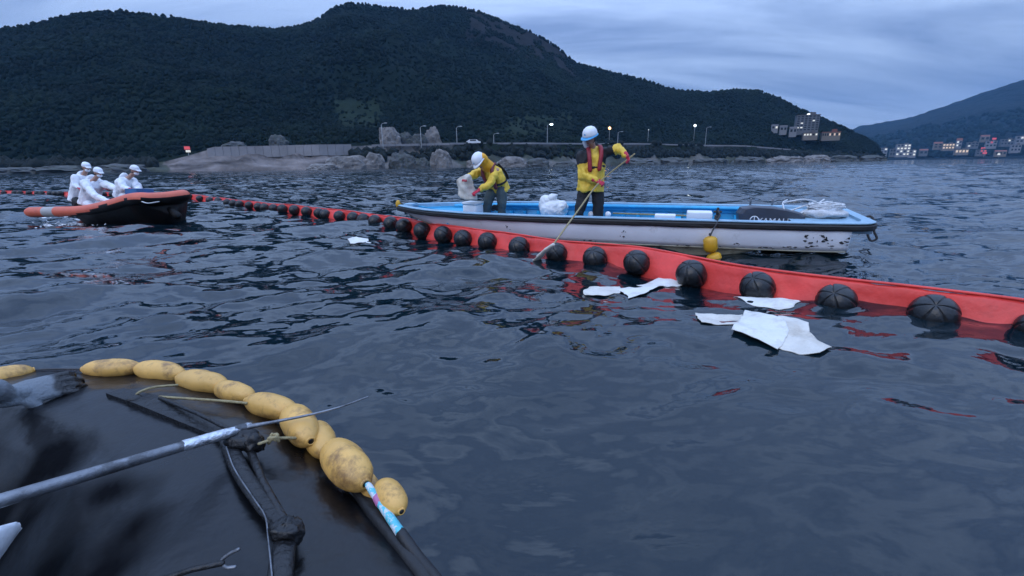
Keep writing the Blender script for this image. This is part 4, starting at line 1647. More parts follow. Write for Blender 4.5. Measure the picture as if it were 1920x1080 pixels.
# things lying in the boat
def foam_box(P, wx, wy, wz, label, lid=True, name='foam_box', cat='box', m='foam_white', rot=0.0):
    t = thing(name, label, cat, P - bw2 * wz / 2)
    M = BM @ np.array(Matrix.Rotation(rot, 3, 'Z'))
    bm = bmesh.new()
    bmesh.ops.create_cube(bm, size=1)
    bmesh.ops.scale(bm, vec=(wx, wy, wz * (.82 if lid else 1)), verts=bm.verts)
    bmesh.ops.bevel(bm, geom=bm.edges, offset=min(wx, wz) * .13, segments=3, affect='EDGES', profile=.5)
    v = np.array([x.co[:] for x in bm.verts]); f = [[y.index for y in p.verts] for p in bm.faces]
    bm.free()
    q = MB(); q.add(v @ M.T + P - bw2 * wz * (.09 if lid else 0), f); q.build('tub', m, t)
    if lid:
        bm = bmesh.new()
        bmesh.ops.create_cube(bm, size=1)
        bmesh.ops.scale(bm, vec=(wx * 1.04, wy * 1.04, wz * .2), verts=bm.verts)
        bmesh.ops.bevel(bm, geom=bm.edges, offset=wz * .05, segments=2, affect='EDGES')
        v = np.array([x.co[:] for x in bm.verts]); f = [[y.index for y in p.verts] for p in bm.faces]
        bm.free()
        q = MB(); q.add(v @ M.T + P + bw2 * wz * .42, f); q.build('lid', m, t)
    return t


foam_box(on(887, 391, -.30), .31, .24, .24, 'white foam box in the bow in front of the bending worker', rot=.25)
foam_box(on(1311, 404, -.35), .36, .22, .13, 'larger white foam float block lying near the post amidships', lid=False, name='foam_block', cat='foam block')
foam_box(on(1247, 406, -.35), .31, .16, .07, 'thin flat white foam block left of the larger block', lid=False, name='foam_block', cat='foam block')
for px, lb in ((1108, 'small white ball float left of the right boot of the standing worker'), (1140, 'small white ball float right of the standing worker')):
    P = on(px, 402, -.25)
    q = MB(); q.ball(P, .05)
    tag(q.build('ball_float', 'foam_white', None, off=P), lb, 'float')
P = on(1038, 386, -.05)
q = MB()
q.ball(P + bw2 * -.06, (.24, .2, .17), seg=24, rg=14)
q.ball(P + bu * .12 + bw2 * .03, (.14, .13, .16))
q.ball(P + bu * .03 + bw2 * .14, (.09, .09, .07))
q.ball(P - bu * .14 - bw2 * .01, (.12, .12, .11))
q.tube([P + bu * .03 + bw2 * .12, P + bu * .01 + bw2 * .2, P - bu * .06 + bw2 * .19], [.03, .045, .03], 10)
o = q.build('plastic_sack', 'bag_white', None, off=P, voxel=.012, disp=(.035, 7))
tag(o, 'crumpled white plastic sack standing between the two workers', 'sack')
# boat hook lying along the floor
q = MB(); pa, pb = on(1150, 400, .1), on(1335, 406, 0)
q.tube([pa, pb], .014, 8)
tag(q.build('boat_hook', 'rope_tan', None, off=pa), 'long tan pole lying lengthwise in the boat behind the foam blocks', 'pole')
# outboard motor
P = on(1443, 402, -.15)
kx = 1 / ppm(P)
om = thing('outboard_motor', 'dark grey outboard motor with white lettering lying in the stern', 'outboard motor', P)
q = MB()
prof = [(-.50, -.62), (-.52, .1), (-.47, .55), (-.30, .72), (0, .66), (.25, .48), (.45, .22), (.52, -.05), (.50, -.62)]
rs = []
for y_, k_ in ((-.17, .86), (-.15, .97), (-.10, 1), (.10, 1), (.15, .97), (.17, .86)):
    rs.append(np.array([P - bu * a * 108 * kx * k_ + bw2 * (b * 22 * kx * k_) + bv * y_ for a, b in prof]))
q.rings(rs); q.build('cowl', 'dark_grey', om, smooth=False)
q = MB(); q.box(P + bw2 * .02 - bu * -.28, (.10, .12, .04), BM); q.build('bracket', 'rail_black', om, smooth=False)
cu = bpy.data.curves.new('t', 'FONT')
cu.body = 'YAMAHA'
cu.size = 15 * kx
cu.extrude = .0015
cu.align_x = 'CENTER'
to = bpy.data.objects.new('t', cu)
C.objects.link(to)
bpy.context.view_layer.update()
me = bpy.data.meshes.new_from_object(to.evaluated_get(bpy.context.evaluated_depsgraph_get()))
bpy.data.objects.remove(to)
co = np.array([v.co[:] for v in me.vertices])
base_ = P - bu * (8 * kx) - bv * .174 - bw2 * (15 * kx)
W = base_ + np.outer(co[:, 0], -bu) + np.outer(co[:, 1], bw2) + np.outer(co[:, 2], -bv)
me.vertices.foreach_set('co', (W - np.array(om.location)).ravel())
me.materials.clear(); me.materials.append(MT['white_print'])
o = bpy.data.objects.new('lettering', me); C.objects.link(o); o.parent = om
q = MB()
pc = base_ + bu * (36 * kx) + bw2 * (6 * kx) - bv * .001
q.tube([pc + (bu * math.cos(t) + bw2 * math.sin(t)) * 7 * kx for t in np.linspace(0, 2 * PI, 25)], .9 * kx, 6, round_=False)
for t in (PI / 2, PI / 2 + 2.094, PI / 2 - 2.094):
    q.tube([pc, pc + (bu * math.cos(t) + bw2 * math.sin(t)) * 6.5 * kx], .9 * kx, 6)
q.build('emblem', 'white_print', om)
# white net / rope heap at the stern
P = on(1545, 396, -.05)
q = MB()
q.ball(P - bw2 * .03, (.30, .26, .09), seg=28, rg=12, fn=lambda v: 1 + .3 * fbm(v * 2.5, 3, 3))
o = q.build('net_heap', 'rope_white', None, off=P, disp=(.03, 16))
tag(o, 'grey white heap of folded netting in the stern of the fishing boat', 'net')
q = MB()
r2 = np.random.default_rng(5)
for k in range(9):
    c = P + bw2 * .05
    a0 = r2.uniform(0, 6.3)
    pts = [c + bu * (.27 * math.cos(t) * r2.uniform(.6, 1)) + bv * (.2 * math.sin(t)) + bw2 * r2.uniform(.0, .06) for t in np.linspace(a0, a0 + r2.uniform(3, 6), 9)]
    q.tube(smoothpath(pts, 4), .011, 6)
for (xa, ya, xm, ym, xb, yb) in ((1500, 408, 1520, 392, 1545, 374), (1475, 398, 1515, 384, 1560, 378), (1470, 380, 1505, 374, 1530, 378), (1470, 392, 1468, 380, 1476, 375), (1525, 378, 1560, 392, 1590, 398), (1495, 404, 1530, 384, 1552, 378)):
    q.tube(smoothpath([on(xa, ya, -.2), on(xm, ym, 0), on(xb, yb, .3)], 6), .012, 6)
tag(q.build('rope_coil', 'rope_white', None, off=P), 'loose white rope coiled over the netting at the stern', 'rope')


# ------------------------------------------------------------------ PEOPLE
def hand_mb(q, w, d, n, curl=0.6, sc=1.0, flip=1, only=None):
    d = np.array(d, float); d /= np.linalg.norm(d)
    n = np.array(n, float); n = n - d * np.dot(n, d); n /= np.linalg.norm(n)
    s = np.cross(d, n) * flip
    q.tube([w - d * .02 * sc, w + d * .03 * sc, w + d * .085 * sc], [(.030 * sc, .020 * sc), (.040 * sc, .017 * sc), (.041 * sc, .014 * sc)], 12, side=s)
    for k, ln in enumerate((.074, .084, .078, .060)):
        b = w + d * .085 * sc + s * (0.030 - 0.020 * k) * sc
        a = 0.12
        dirv = d * math.cos(a) + n * math.sin(a) + s * (.10 - .07 * k)
        pts = [b]
        for seg_ in (.45, .32, .23):
            pts.append(pts[-1] + dirv / np.linalg.norm(dirv) * ln * seg_ * sc)
            a += curl * (1.15 if seg_ > .4 else 1.3)
            dirv = d * math.cos(a) + n * math.sin(a) + s * (.06 - .05 * k)
        q.tube(pts, [.0100 * sc, .0098 * sc, .0090 * sc, .0080 * sc], 8)
    tb_ = w + d * .025 * sc + s * .032 * sc
    t1 = tb_ + (d * .6 + s * .6 + n * .35) * .042 * sc
    t2 = t1 + (d * .85 + s * .1 + n * (.4 + curl * .5)) * .034 * sc
    q.tube([tb_, t1, t2], [.0135 * sc, .0115 * sc, .0095 * sc], 8)


def unit(v):
    v = np.array(v, float)
    return v / (np.linalg.norm(v) + 1e-9)


def person(label, J, c, loc):
    """J: joints in world coordinates; c: clothing options"""
    t = thing('person', label, 'person', loc, c.get('group'))
    side = unit(J['shR'] - J['shL'])
    up = unit(J['neck'] - J['pelvis'])
    fw = unit(np.cross(up, side))     # chest direction
    hd, hf, hu = J['head'], unit(J['hf']), unit(J['hu'])
    hf = unit(hf - hu * np.dot(hf, hu))
    hs_ = np.cross(hf, hu)
    HM = np.stack([hs_, hf, hu], 1)
    mid = (J['pelvis'] + J['neck']) / 2 + c.get('hunch', 0) * -fw
    q = MB()
    q.tube([J['pelvis'], mid, J['neck'] - up * .09, J['neck'] - up * .01], [(.15, .10), (.14, .10), (.17, .10), (.07, .06)], 16, side=side)
    q.tube([J['neck'] - up * .03, hd - hu * .06], .052, 12)
    q.ball(hd + hu * .015, (.074, .094, .108), HM)
    q.ball(hd + hf * .025 - hu * .055, (.052, .062, .055), HM)
    q.tube([hd + hf * .088 + hu * .02, hd + hf * .108 - hu * .018], [.009, .015], 8)
    for s_ in (-1, 1):
        q.ball(hd + hs_ * s_ * .076 - hf * .005, (.012, .02, .032), HM, 10, 8)
    for a, b, d_ in (('shL', 'elL', 'wrL'), ('shR', 'elR', 'wrR')):
        q.tube([J[a], (J[a] + J[b]) / 2, J[b], (J[b] + J[d_]) / 2, J[d_]], [.052, .048, .040, .036, .027], 10)
        hdv = J[d_] - J[b]
        hd_dir = J.get('h' + d_[2], unit(hdv))
        q.ball(J[d_] + unit(hd_dir) * .04, .025, seg=10, rg=8)
    for a, b, d_ in (('hipL', 'knL', 'anL'), ('hipR', 'knR', 'anR')):
        q.tube([J[a], (J[a] + J[b]) / 2, J[b], (J[b] + J[d_]) / 2, J[d_]], [.08, .072, .054, .052, .036], 12)
        q.tube([J[d_] - np.array((0, 0, .03)), J[d_] + unit(fw * np.array((1, 1, 0))) * .14 - np.array((0, 0, .05))], [.04, .035], 10)
    q.build('body', 'skin', t, voxel=.012, sm=2)
    # jacket
    q = MB()
    bk = c.get('bulk', 1.0)
    hem = c.get('hem', 0.06)
    q.tube([J['pelvis'] - up * hem, J['pelvis'] + up * .05, mid, J['neck'] - up * .13, J['neck'] - up * .04, J['neck'] + up * .015], [(.195 * bk, .155 * bk), (.19 * bk, .145 * bk), (.185 * bk, .14 * bk), (.20 * bk, .135 * bk), (.13 * bk, .10 * bk), (.075, .075)], 20, side=side, round_=False)
    for a, b, d_ in (('shL', 'elL', 'wrL'), ('shR', 'elR', 'wrR')):
        q.tube([J[a] - up * .01, (J[a] + J[b]) / 2, J[b], (J[b] + J[d_]) / 2, J[d_]], [.082 * bk, .076 * bk, .068 * bk, .060 * bk, .046 * bk], 14, round_=True)
    if c.get('hood') == 'down':
        q.ball(J['neck'] - fw * .09 + up * .01, (.11, .06, .10), np.stack([side, fw, up], 1))
    jm = c['jacket']
    slot = None
    if len(jm) == 2:
        ysh = J['neck']
        def slot(p, a=J):
            hgt = np.dot(p - (a['neck'] - up * c.get('yoke', .16)), up)
            lat = abs(np.dot(p - a['neck'], side))
            dl = min(np.linalg.norm(p - a['shL']), np.linalg.norm(p - a['shR']))
            front = np.dot(p - a['neck'], fw)
            if c.get('yokefront', True) and front > .03 and lat < .075:
                return 0
            return 1 if ((hgt > 0 and lat < .25) or dl < c.get('yr', .15)) else 0
    q.build('jacket', jm, t, voxel=.013, sm=2, disp=(.032, 10, (1, 1, .6)), slot=slot)
    if c.get('hood') == 'up':
        q = MB()
        def fn(v):
            return np.ones(len(v))
        q.ball(hd - hf * .035 + hu * .0, (.128, .125, .145), HM)
        q.tube([hd - hf * .03 - hu * .05, J['neck'] - up * .03], [.105, .12], 16)
        # opening is on the face side: cut by keeping the back shell
        q.build('hood', c.get('hoodm', jm[0]), t, voxel=.012, sm=2, disp=(.012, 9))
    # trousers
    q = MB()
    q.tube([J['pelvis'] + up * .08, J['pelvis'] - up * .04], [(.155, .115), (.165, .125)], 16, side=side)
    for a, b, d_ in (('hipL', 'knL', 'anL'), ('hipR', 'knR', 'anR')):
        q.tube([J[a], (J[a] + J[b]) / 2, J[b], (J[b] + J[d_]) / 2, J[d_]], [.105, .10, .084, .078, .07], 14)
    q.build('trousers', c['trousers'], t, voxel=.014, sm=3, disp=(.018, 8))
    for s_ in 'LR':
        a = J['an' + s_]
        f2_ = unit(fw * np.array((1, 1, 0)))
        q = MB()
        q.tube([a + np.array((0, 0, .12)), a, a - np.array((0, 0, .04))], [.062, .058, .055], 12)
        q.tube([a - np.array((0, 0, .045)) - f2_ * .03, a - np.array((0, 0, .05)) + f2_ * .10, a - np.array((0, 0, .06)) + f2_ * .18], [(.048, .045), (.05, .04), (.042, .028)], 12)
        q.build('boot', c.get('boot', 'cloth_black'), t, voxel=.012)
    # gloves
    for s_ in 'LR':
        q = MB()
        e, w_ = J['el' + s_], J['wr' + s_]
        d_ = unit(J.get('h' + s_, w_ - e))
        q.tube([w_ - unit(w_ - e) * .05, w_ + d_ * .01], [.042, .034], 12)
        hand_mb(q, w_, d_, J.get('n' + s_, -up), c.get('curl', 1.0), 1.12, 1 if s_ == 'R' else -1)
        q.build('glove', c['glove'], t, voxel=.0055, sm=1)
    # helmet or cap
    hz_ = hd + hu * .045
    if c.get('helmet'):
        q = MB()
        pr = [(.122, -.012), (.120, .02), (.112, .06), (.090, .098), (.055, .122), (.02, .130), (0.001, .131)]
        HMs = np.stack([hs_ * .94, hf * 1.10, hu], 1)
        q.lathe(hz_, pr, HMs, 32)
        q.tube([hz_ + hu * .108 + hf * -.07, hz_ + hu * .130, hz_ + hu * .108 + hf * .07], [(.014, .006)] * 3, 8, side=hs_)
        h_ = q.build('helmet', 'helmet_white', t)
        q = MB()
        rs = []
        for th in np.linspace(0, 2 * PI, 41):
            f_ = max(0, math.cos(th)) ** 2
            r1, r2_ = .121, .132 + .032 * f_
            dv = hs_ * .94 * math.sin(th) + hf * 1.10 * math.cos(th)
            rs.append(np.array([hz_ + dv * r1 - hu * .002, hz_ + dv * r2_ - hu * (.014 + .014 * f_), hz_ + dv * r2_ - hu * (.020 + .014 * f_), hz_ + dv * r1 - hu * .014]))
        q.rings(rs, cap=False)
        q.build('brim', c.get('brim', 'helmet_white'), h_)
        q = MB()
        q.tube([hd + hs_ * s_ * .095 + hu * .03 for s_ in (-1,)] + [hd + hs_ * -.07 - hu * .06, hd - hu * .105 + hf * .04, hd + hs_ * .07 - hu * .06, hd + hs_ * .095 + hu * .03], .006, 6)
        q.build('chin_strap', 'cloth_black', h_)
        q = MB()
        q.ball(hz_ + hf * .128 + hu * .045, (.018, .004, .014), HM, 10, 6)
        q.build('badge', 'helmet_band', h_)
    if c.get('cap'):
        q = MB()
        q.lathe(hd + hu * .03, [(.100, 0), (.100, .03), (.092, .065), (.07, .095), (.03, .112), (.002, .114)], np.stack([hs_ * .95, hf * 1.12, hu], 1), 24)
        q.tube([hd + hf * .07 + hu * .055, hd + hf * .155 + hu * .035], [(.07, .02), (.062, .010)], 14, side=hs_)
        q.build('cap', 'cloth_white', t, voxel=.010, disp=(.006, 14))
    # hair round the nape, face details
    q = MB()
    q.ball(hd - hf * .018 + hu * .012, (.080, .088, .104), HM)
    q.build('hair', 'hair_black', t, disp=(.008, 30))
    for s_ in (-1, 1):
        q = MB(); q.ball(hd + hf * .088 + hs_ * s_ * .030 + hu * .022, (.012, .008, .007), HM, 8, 6); q.build('eye', 'hair_black', t)
    q = MB(); q.tube([hd + hf * .084 - hs_ * .02 - hu * .062, hd + hf * .090 - hu * .060, hd + hf * .084 + hs_ * .02 - hu * .062], .005, 6); q.build('mouth', 'vest_maroon', t)
    if c.get('mask'):
        q = MB(); q.ball(hd + hf * .060 - hu * .052, (.058, .050, .042), HM); q.build('mask', 'cloth_white', t)
    if c.get('towel'):
        q = MB()
        q.tube([hd + hs_ * .075 + hf * .05 + hu * .01, hd + hs_ * .09 + hf * .05 - hu * .07, hd + hs_ * .075 + hf * .05 - hu * .14], [(.02, .03), (.022, .045), (.016, .035)], 10, side=hf)
        q.build('neck_towel', 'cloth_white', t, disp=(.012, 20))
    if c.get('vest'):
        vb = .155
        for s_ in (-1, 1):
            q = MB()
            pts = [J['neck'] + side * s_ * .085 - fw * .06 + up * .02, J['neck'] + side * s_ * .10 + fw * .06 + up * .01, J['neck'] + side * s_ * .095 + fw * .15 - up * .10, J['neck'] + side * s_ * .085 + fw * .175 - up * .22, J['neck'] + side * s_ * .075 + fw * .185 - up * .34]
            q.tube(smoothpath(pts, 5), .034, 12, side=side, flat=.75)
            q.build('vest_bladder', c['vest'], t, disp=(.006, 10))
        q = MB()
        q.tube(smoothpath([J['neck'] - fw * .10 + up * .02, J['neck'] - fw * .165 - up * .15, J['neck'] - fw * .165 - up * .34], 5), (.085, .018), 14, side=side)
        q.build('vest_back', 'cloth_black', t)
        q = MB()
        q.tube([J['neck'] - up * .30 + side * .205 * math.cos(a) + fw * .158 * math.sin(a) for a in np.linspace(0, 2 * PI, 33)], (.008, .020), 8, side=None, round_=False)
        q.build('belt', 'cloth_black', t)
        for s_ in (-1, 1):
            q = MB()
            q.tube(smoothpath([J['neck'] + side * s_ * .12 - fw * .12 - up * .02, J['neck'] + side * s_ * .165 - fw * .15 - up * .2, J['neck'] + side * s_ * .15 - fw * .16 - up * .34], 4), (.03, .01), 8, side=side)
            q.build('shoulder_strap', 'cloth_black', t)
    return t


# standing worker
DB = B(XD(1108, -.25), -.25, .3)[1]
zf = .16
J = dict(head=A(1107, 258, DB - .12), hf=(-.62, -.55, -.55), hu=(-.22, -.30, .9),
         neck=A(1113, 278, DB), pelvis=A(1108, 345, DB),
         shL=A(1134, 286, DB + .02), shR=A(1092, 291, DB + .0),
         elL=A(1161, 278, DB - .10), wrL=A(1175, 291, DB - .28),
         elR=A(1093, 330, DB - .10), wrR=A(1117, 338, DB - .27),
         hipL=A(1121, 352, DB), hipR=A(1097, 352, DB), hL=(.15, -.6, -.7), hR=(.75, -.25, -.35), nL=(-.6, -.3, -.3), nR=(.2, .5, -.7))
J['knL'] = A(1122, 402, DB - .05); J['anL'] = A(1122, 452, DB); J['anL'][2] = zf + .08
J['knR'] = A(1086, 400, DB - .05); J['anR'] = A(1080, 450, DB + .05); J['anR'][2] = zf + .08
# here the camera sees the chest: the right hand is at image left
person('standing worker in yellow and black jacket with white hard hat holding a long pole', J,
       dict(fsign=1, jacket=('jacket_yellow', 'cloth_black'), yoke=.17, yr=.19, trousers='cloth_black', glove='glove_red', helmet=True, brim='helmet_band', vest='vest_red', towel=True, bulk=1.15, hem=.12, group='workers in the fishing boat', hood='down'), (J['pelvis'][0], J['pelvis'][1], zf))
hlw, hrw = J['wrL'] + unit(J['hL']) * .08, J['wrR'] + unit(J['hR']) * .07
pe = A(1037, 459, 5.90)
pdir = unit(pe - hlw)
tl = thing('long_handled_scoop', 'long thin pole with a white pad on its end, dipped beside the boom', 'pole', pe)
q = MB()
q.tube(smoothpath([hlw + unit(hlw - hrw) * .12, hlw, hrw, (hrw + pe) / 2 - np.array((.012, 0, .006)), pe], 6), .0125, 8)
q.build('shaft', 'rope_tan', tl)
q = MB()
pw = G(1006, 487, .02)
q.tube(smoothpath([pe, (pe + pw) / 2 + np.array((0, 0, .02)), pw], 4), [(.03, .02)] * 3 + [(.05, .025)] * 3 + [(.075, .03)] * 3, 12)
q.build('pad', 'absorbent_dirty', tl, disp=(.02, 14))
q = MB(); q.ball(pe, .022, seg=8, rg=6); q.build('clamp', 'steel_bare', tl)

# bending worker
XA = XD(925, -.1)
DA = B(XA, -.1, .3)[1]
J = dict(head=A(901, 303, DA - .22), hf=(-.55, -.65, -.75), hu=(-.55, -.35, .62),
         neck=A(917, 312, DA - .06), pelvis=A(934, 348, DA + .06),
         shL=A(928, 321, DA - .10), shR=A(899, 321, DA + .06),
         elL=A(920, 343, DA - .28), wrL=A(899, 356, DA - .36),
         elR=A(884, 330, DA - .08), wrR=A(876, 334, DA - .26),
         hipL=A(940, 352, DA + .02), hipR=A(925, 352, DA + .10), nL=(.1, .3, -1), nR=(.2, .2, -1))
J['knL'] = A(941, 380, DA - .02); J['anL'] = A(941, 420, DA + .05); J['anL'][2] = zf + .08
J['knR'] = A(915, 378, DA - .02); J['anR'] = A(909, 420, DA + .05); J['anR'][2] = zf + .08
person('bending worker in yellow jacket with hood and white hard hat holding a stained sheet', J,
       dict(jacket=('jacket_yellow',), trousers='cloth_grey_green', glove='glove_red', helmet=True, vest='vest_maroon', bulk=1.0, hem=.12, hood='up', hoodm='jacket_orange', group='workers in the fishing boat'), (J['pelvis'][0], J['pelvis'][1], zf))
# sheet in the hands
def drape(P3, m_, label, name='absorbent_sheet', cat='sheet', parent=None, th=.008, amp=.02, off=None):
    P3 = [[np.array(p) for p in row] for row in P3]
    rows = [smoothpath(r_, 6) for r_ in P3]
    cols = list(zip(*rows))
    cols = [smoothpath(list(c_), 6) for c_ in cols]
    n_, m2 = len(cols), len(cols[0])
    V = np.array([p for c_ in cols for p in c_])
    nn = fbm(V * 6, 3, 2)
    V = V + np.stack([nn, fbm(V * 6, 3, 9), nn * .3], -1) * amp
    q = MB()
    q.add(V, [(i * m2 + j, i * m2 + j + 1, (i + 1) * m2 + j + 1, (i + 1) * m2 + j) for i in range(n_ - 1) for j in range(m2 - 1)])
    o = q.build(name, m_, parent, off=None if parent is not None else V.mean(0), solid=th)
    if parent is None:
        tag(o, label, cat)
    return o


d1 = DA - .30
drape([[A(874, 327, d1 - .02), A(879, 328, d1 - .1), A(884, 334, d1)],
       [A(858, 337, d1 + .04), A(871, 344, d1 - .1), A(888, 348, d1)],
       [A(859, 352, d1 + .04), A(873, 358, d1 - .1), A(893, 362, d1)],
       [A(858, 366, d1 + .02), A(877, 375, d1 - .1), A(897, 374, d1)]], 'absorbent_dirty', 'stained cream sheet hanging from the hands of the bending worker', amp=.05)
# tangle behind the legs
P = on(930, 390, .1)
q = MB()
r2 = np.random.default_rng(3)
for k in range(7):
    pts = [P + bu * .16 * math.cos(t) * r2.uniform(.5, 1) + bv * .1 * math.sin(t) + bw2 * r2.uniform(-.06, .06) for t in np.linspace(0, 6, 8)]
    q.tube(smoothpath(pts, 4), .012, 6)
tag(q.build('rope_tangle', 'rope_dark', None, off=P), 'dark rope tangle on the boat floor behind the legs of the bending worker', 'rope')

# ------------------------------------------------------------------ DINGHY WITH CREW
DD = 10.6
st = [(58, 396, 12.0, .13), (100, 395, 11.9, .13), (145, 394, 11.7, .13), (180, 390, 11.4, .14), (215, 382, 11.1, .15), (243, 374, 10.9, .155), (262, 371, 10.75, .15)]
near = [A(x, y + 2, d) for x, y, d, r in st]
nr_ = [r for *_, r in st]
dvv = unit(np.array((near[-1] - near[0])[:2].tolist() + [0]))
acr = np.array((-dvv[1], dvv[0], 0))
if acr[1] < 0:
    acr = -acr
dg_ = thing('inflatable_dinghy', 'orange red inflatable dinghy with raised dark bow, far left by the boom', 'dinghy', (near[2][0], near[2][1] + .6, 0))
nearp = smoothpath(near, 6)
tip = near[-1] + dvv * .14 + acr * .5 - np.array((0, 0, .02))
farp = [p + acr * 1.05 for p in near]
pathD = smoothpath(near + [near[-1] + dvv * .16 + acr * .16 - np.array((0, 0, .02)), tip, farp[-1] + dvv * .16 - acr * .2] + farp[::-1], 6)
rad = np.interp(np.linspace(0, 1, len(pathD)), np.linspace(0, 1, 17), nr_ + [.155, .15, .155] + nr_[::-1])
q = MB()
q.tube(pathD, list(rad), 18)
cA = {}
o = q.build('tube', ('dinghy_orange', 'dinghy_dark', 'dinghy_patch'), dg_, slot=None)
oo = np.array(dg_.location)
for p in o.data.polygons:
    c_ = np.array(p.center) + oo
    px, py = proj(c_)
    j = int(np.argmin([np.linalg.norm(c_ - a) for a in pathD]))
    rel = c_[2] - pathD[j][2]
    al = np.dot(c_ - near[0], dvv)
    lim_ = np.interp(al, [1.0, 1.5, 2.2, 2.8], [-.14, -.09, -.03, .02])
    if al > 1.0 and rel < lim_:
        p.material_index = 1
    elif .42 < al < .78 and np.dot(c_ - near[0], acr) < .5:
        p.material_index = 2
# hull panel under the tubes
q = MB()
rs = []
for k, (a, b) in enumerate(zip(near, farp)):
    if k < 2:
        continue
    bt = -0.10
    r_ = nr_[k]
    m_ = (a + b) / 2
    nz = a[2]
    rs.append(np.array([a - acr * r_ * .9 - np.array((0, 0, .02)), a - acr * r_ * .55 + np.array((0, 0, -r_ * .8)), np.array((*(a + acr * .1)[:2], bt)), np.array((*m_[:2], bt - .1)), np.array((*(b - acr * .1)[:2], bt)), b + acr * r_ * .9 - np.array((0, 0, .02))]))
e = rs[-1].mean(0)
rs.append(rs[-1] * .55 + (e + dvv * .26) * .45)
rs.append(rs[-1] * .3 + (e + dvv * .33) * .7)
q.rings(rs, cap=True, closed=True)
q.build('hull', 'dinghy_dark', dg_)
q = MB(); q.ball(near[0] - dvv * .08, (.06, .06, .06)); q.build('stern_cone', 'dinghy_dark', dg_)
q = MB()
q.tube(smoothpath([A(266, 378, 10.4), A(278, 381, 10.35), A(298, 378, 10.35)], 5), .012, 6)
q.build('grab_line', 'rope_white', dg_)
q = MB()
q.tube(smoothpath([tip + dvv * .1 - np.array((0, 0, .3)), tip + dvv * .25 - np.array((0, 0, .42))], 3), .10, 10)
q.build('bow_skeg', 'dinghy_dark', dg_)
P = A(262, 362, 11.4)
q = MB(); q.box(P, (.20, .2, .10), frame((0, .1, 1), dvv))
tag(q.build('blue_crate', 'tarp_blue', None, off=P, smooth=False), 'blue crate on the dinghy beside the worker nearest the bow', 'crate')


def seated(label, hx, hy, nx, ny, sx, sy, D, facing, handpx, dark=False, hand2=None):
    f = unit((facing[0], facing[1], 0))
    sd2 = np.array((f[1], -f[0], 0))          # person's right
    pel = A(sx, sy, D)
    nk = A(nx, ny, D)
    J = dict(head=A(hx, hy, D) + f * .02, hf=f + np.array((0, 0, -.45)), hu=f * .35 + np.array((0, 0, 1)), neck=nk, pelvis=pel,
             shR=nk + sd2 * .17 - np.array((0, 0, .05)), shL=nk - sd2 * .17 - np.array((0, 0, .05)))
    h1 = A(*handpx)
    h2 = A(*(hand2 or handpx)) - sd2 * (.0 if hand2 else .15)
    J['wrR'], J['wrL'] = h1, h2
    for s_ in 'RL':
        m_ = (J['sh' + s_] + J['wr' + s_]) / 2
        J['el' + s_] = m_ + np.array((0, 0, -.09)) + (sd2 if s_ == 'R' else -sd2) * .05
    for s_, k in (('R', 1), ('L', -1)):
        J['hip' + s_] = pel + sd2 * k * .09 - np.array((0, 0, .02))
        J['kn' + s_] = pel + sd2 * k * .13 + f * .36 - np.array((0, 0, .10))
        J['an' + s_] = pel + sd2 * k * .12 + f * .0 - np.array((0, 0, .22))
    person(label, J, dict(jacket=('cloth_white',), trousers='cloth_black' if dark else 'cloth_white', glove='glove_red', cap=True, mask=True, bulk=1.2, hem=.08, hood='down', group='crew in white coveralls on the dinghy'), pel)


seated('white coverall worker at the back left of the dinghy, half hidden behind the nearer one', 161, 314, 157, 329, 148, 372, 12.5, (.75, -.4), (147, 352, 12.2), dark=True, hand2=(200, 352, 12.2))
seated('white coverall worker leaning forward on the near side of the dinghy', 183, 324, 174, 339, 168, 378, 12.1, (.85, -.35), (202, 377, 11.5), hand2=(238, 354, 11.7))
seated('white coverall worker with white cap, rightmost in the dinghy', 251, 320, 238, 335, 230, 364, 12.0, (.8, -.15), (242, 354, 11.6), hand2=(258, 358, 11.7))

# foam on the wake
def foam_patch(pts, label):
    bmn = MB()
    r3 = np.random.default_rng(int(abs(pts[0][0])))
    for (x, y, wx) in pts:
        P = G(x, y, .0)
        k = wx / ppm(P) / 2
        n_ = 14
        vv = []
        for j in range(n_):
            th = 2 * PI * j / n_
            rr_ = r3.uniform(.45, 1.0)
            p_ = P + np.array((math.cos(th) * k * rr_, math.sin(th) * k * .8 * rr_, 0))
            vv.append((p_[0], p_[1], wz(p_) + .008))
        vv.append((P[0], P[1], wz(P) + .02))
        bmn.add(vv, [(j, (j + 1) % n_, n_) for j in range(n_)])
    o = bmn.build('foam', 'foam_white', None, off=G(pts[0][0], pts[0][1], 0), smooth=True)
    tag(o, kind='stuff')


foam_patch([(random.uniform(82, 168), random.uniform(407, 419), random.uniform(5, 15)) for _ in range(30)] + [(random.uniform(60, 200), random.uniform(408, 424), random.uniform(2, 6)) for _ in range(30)], '')

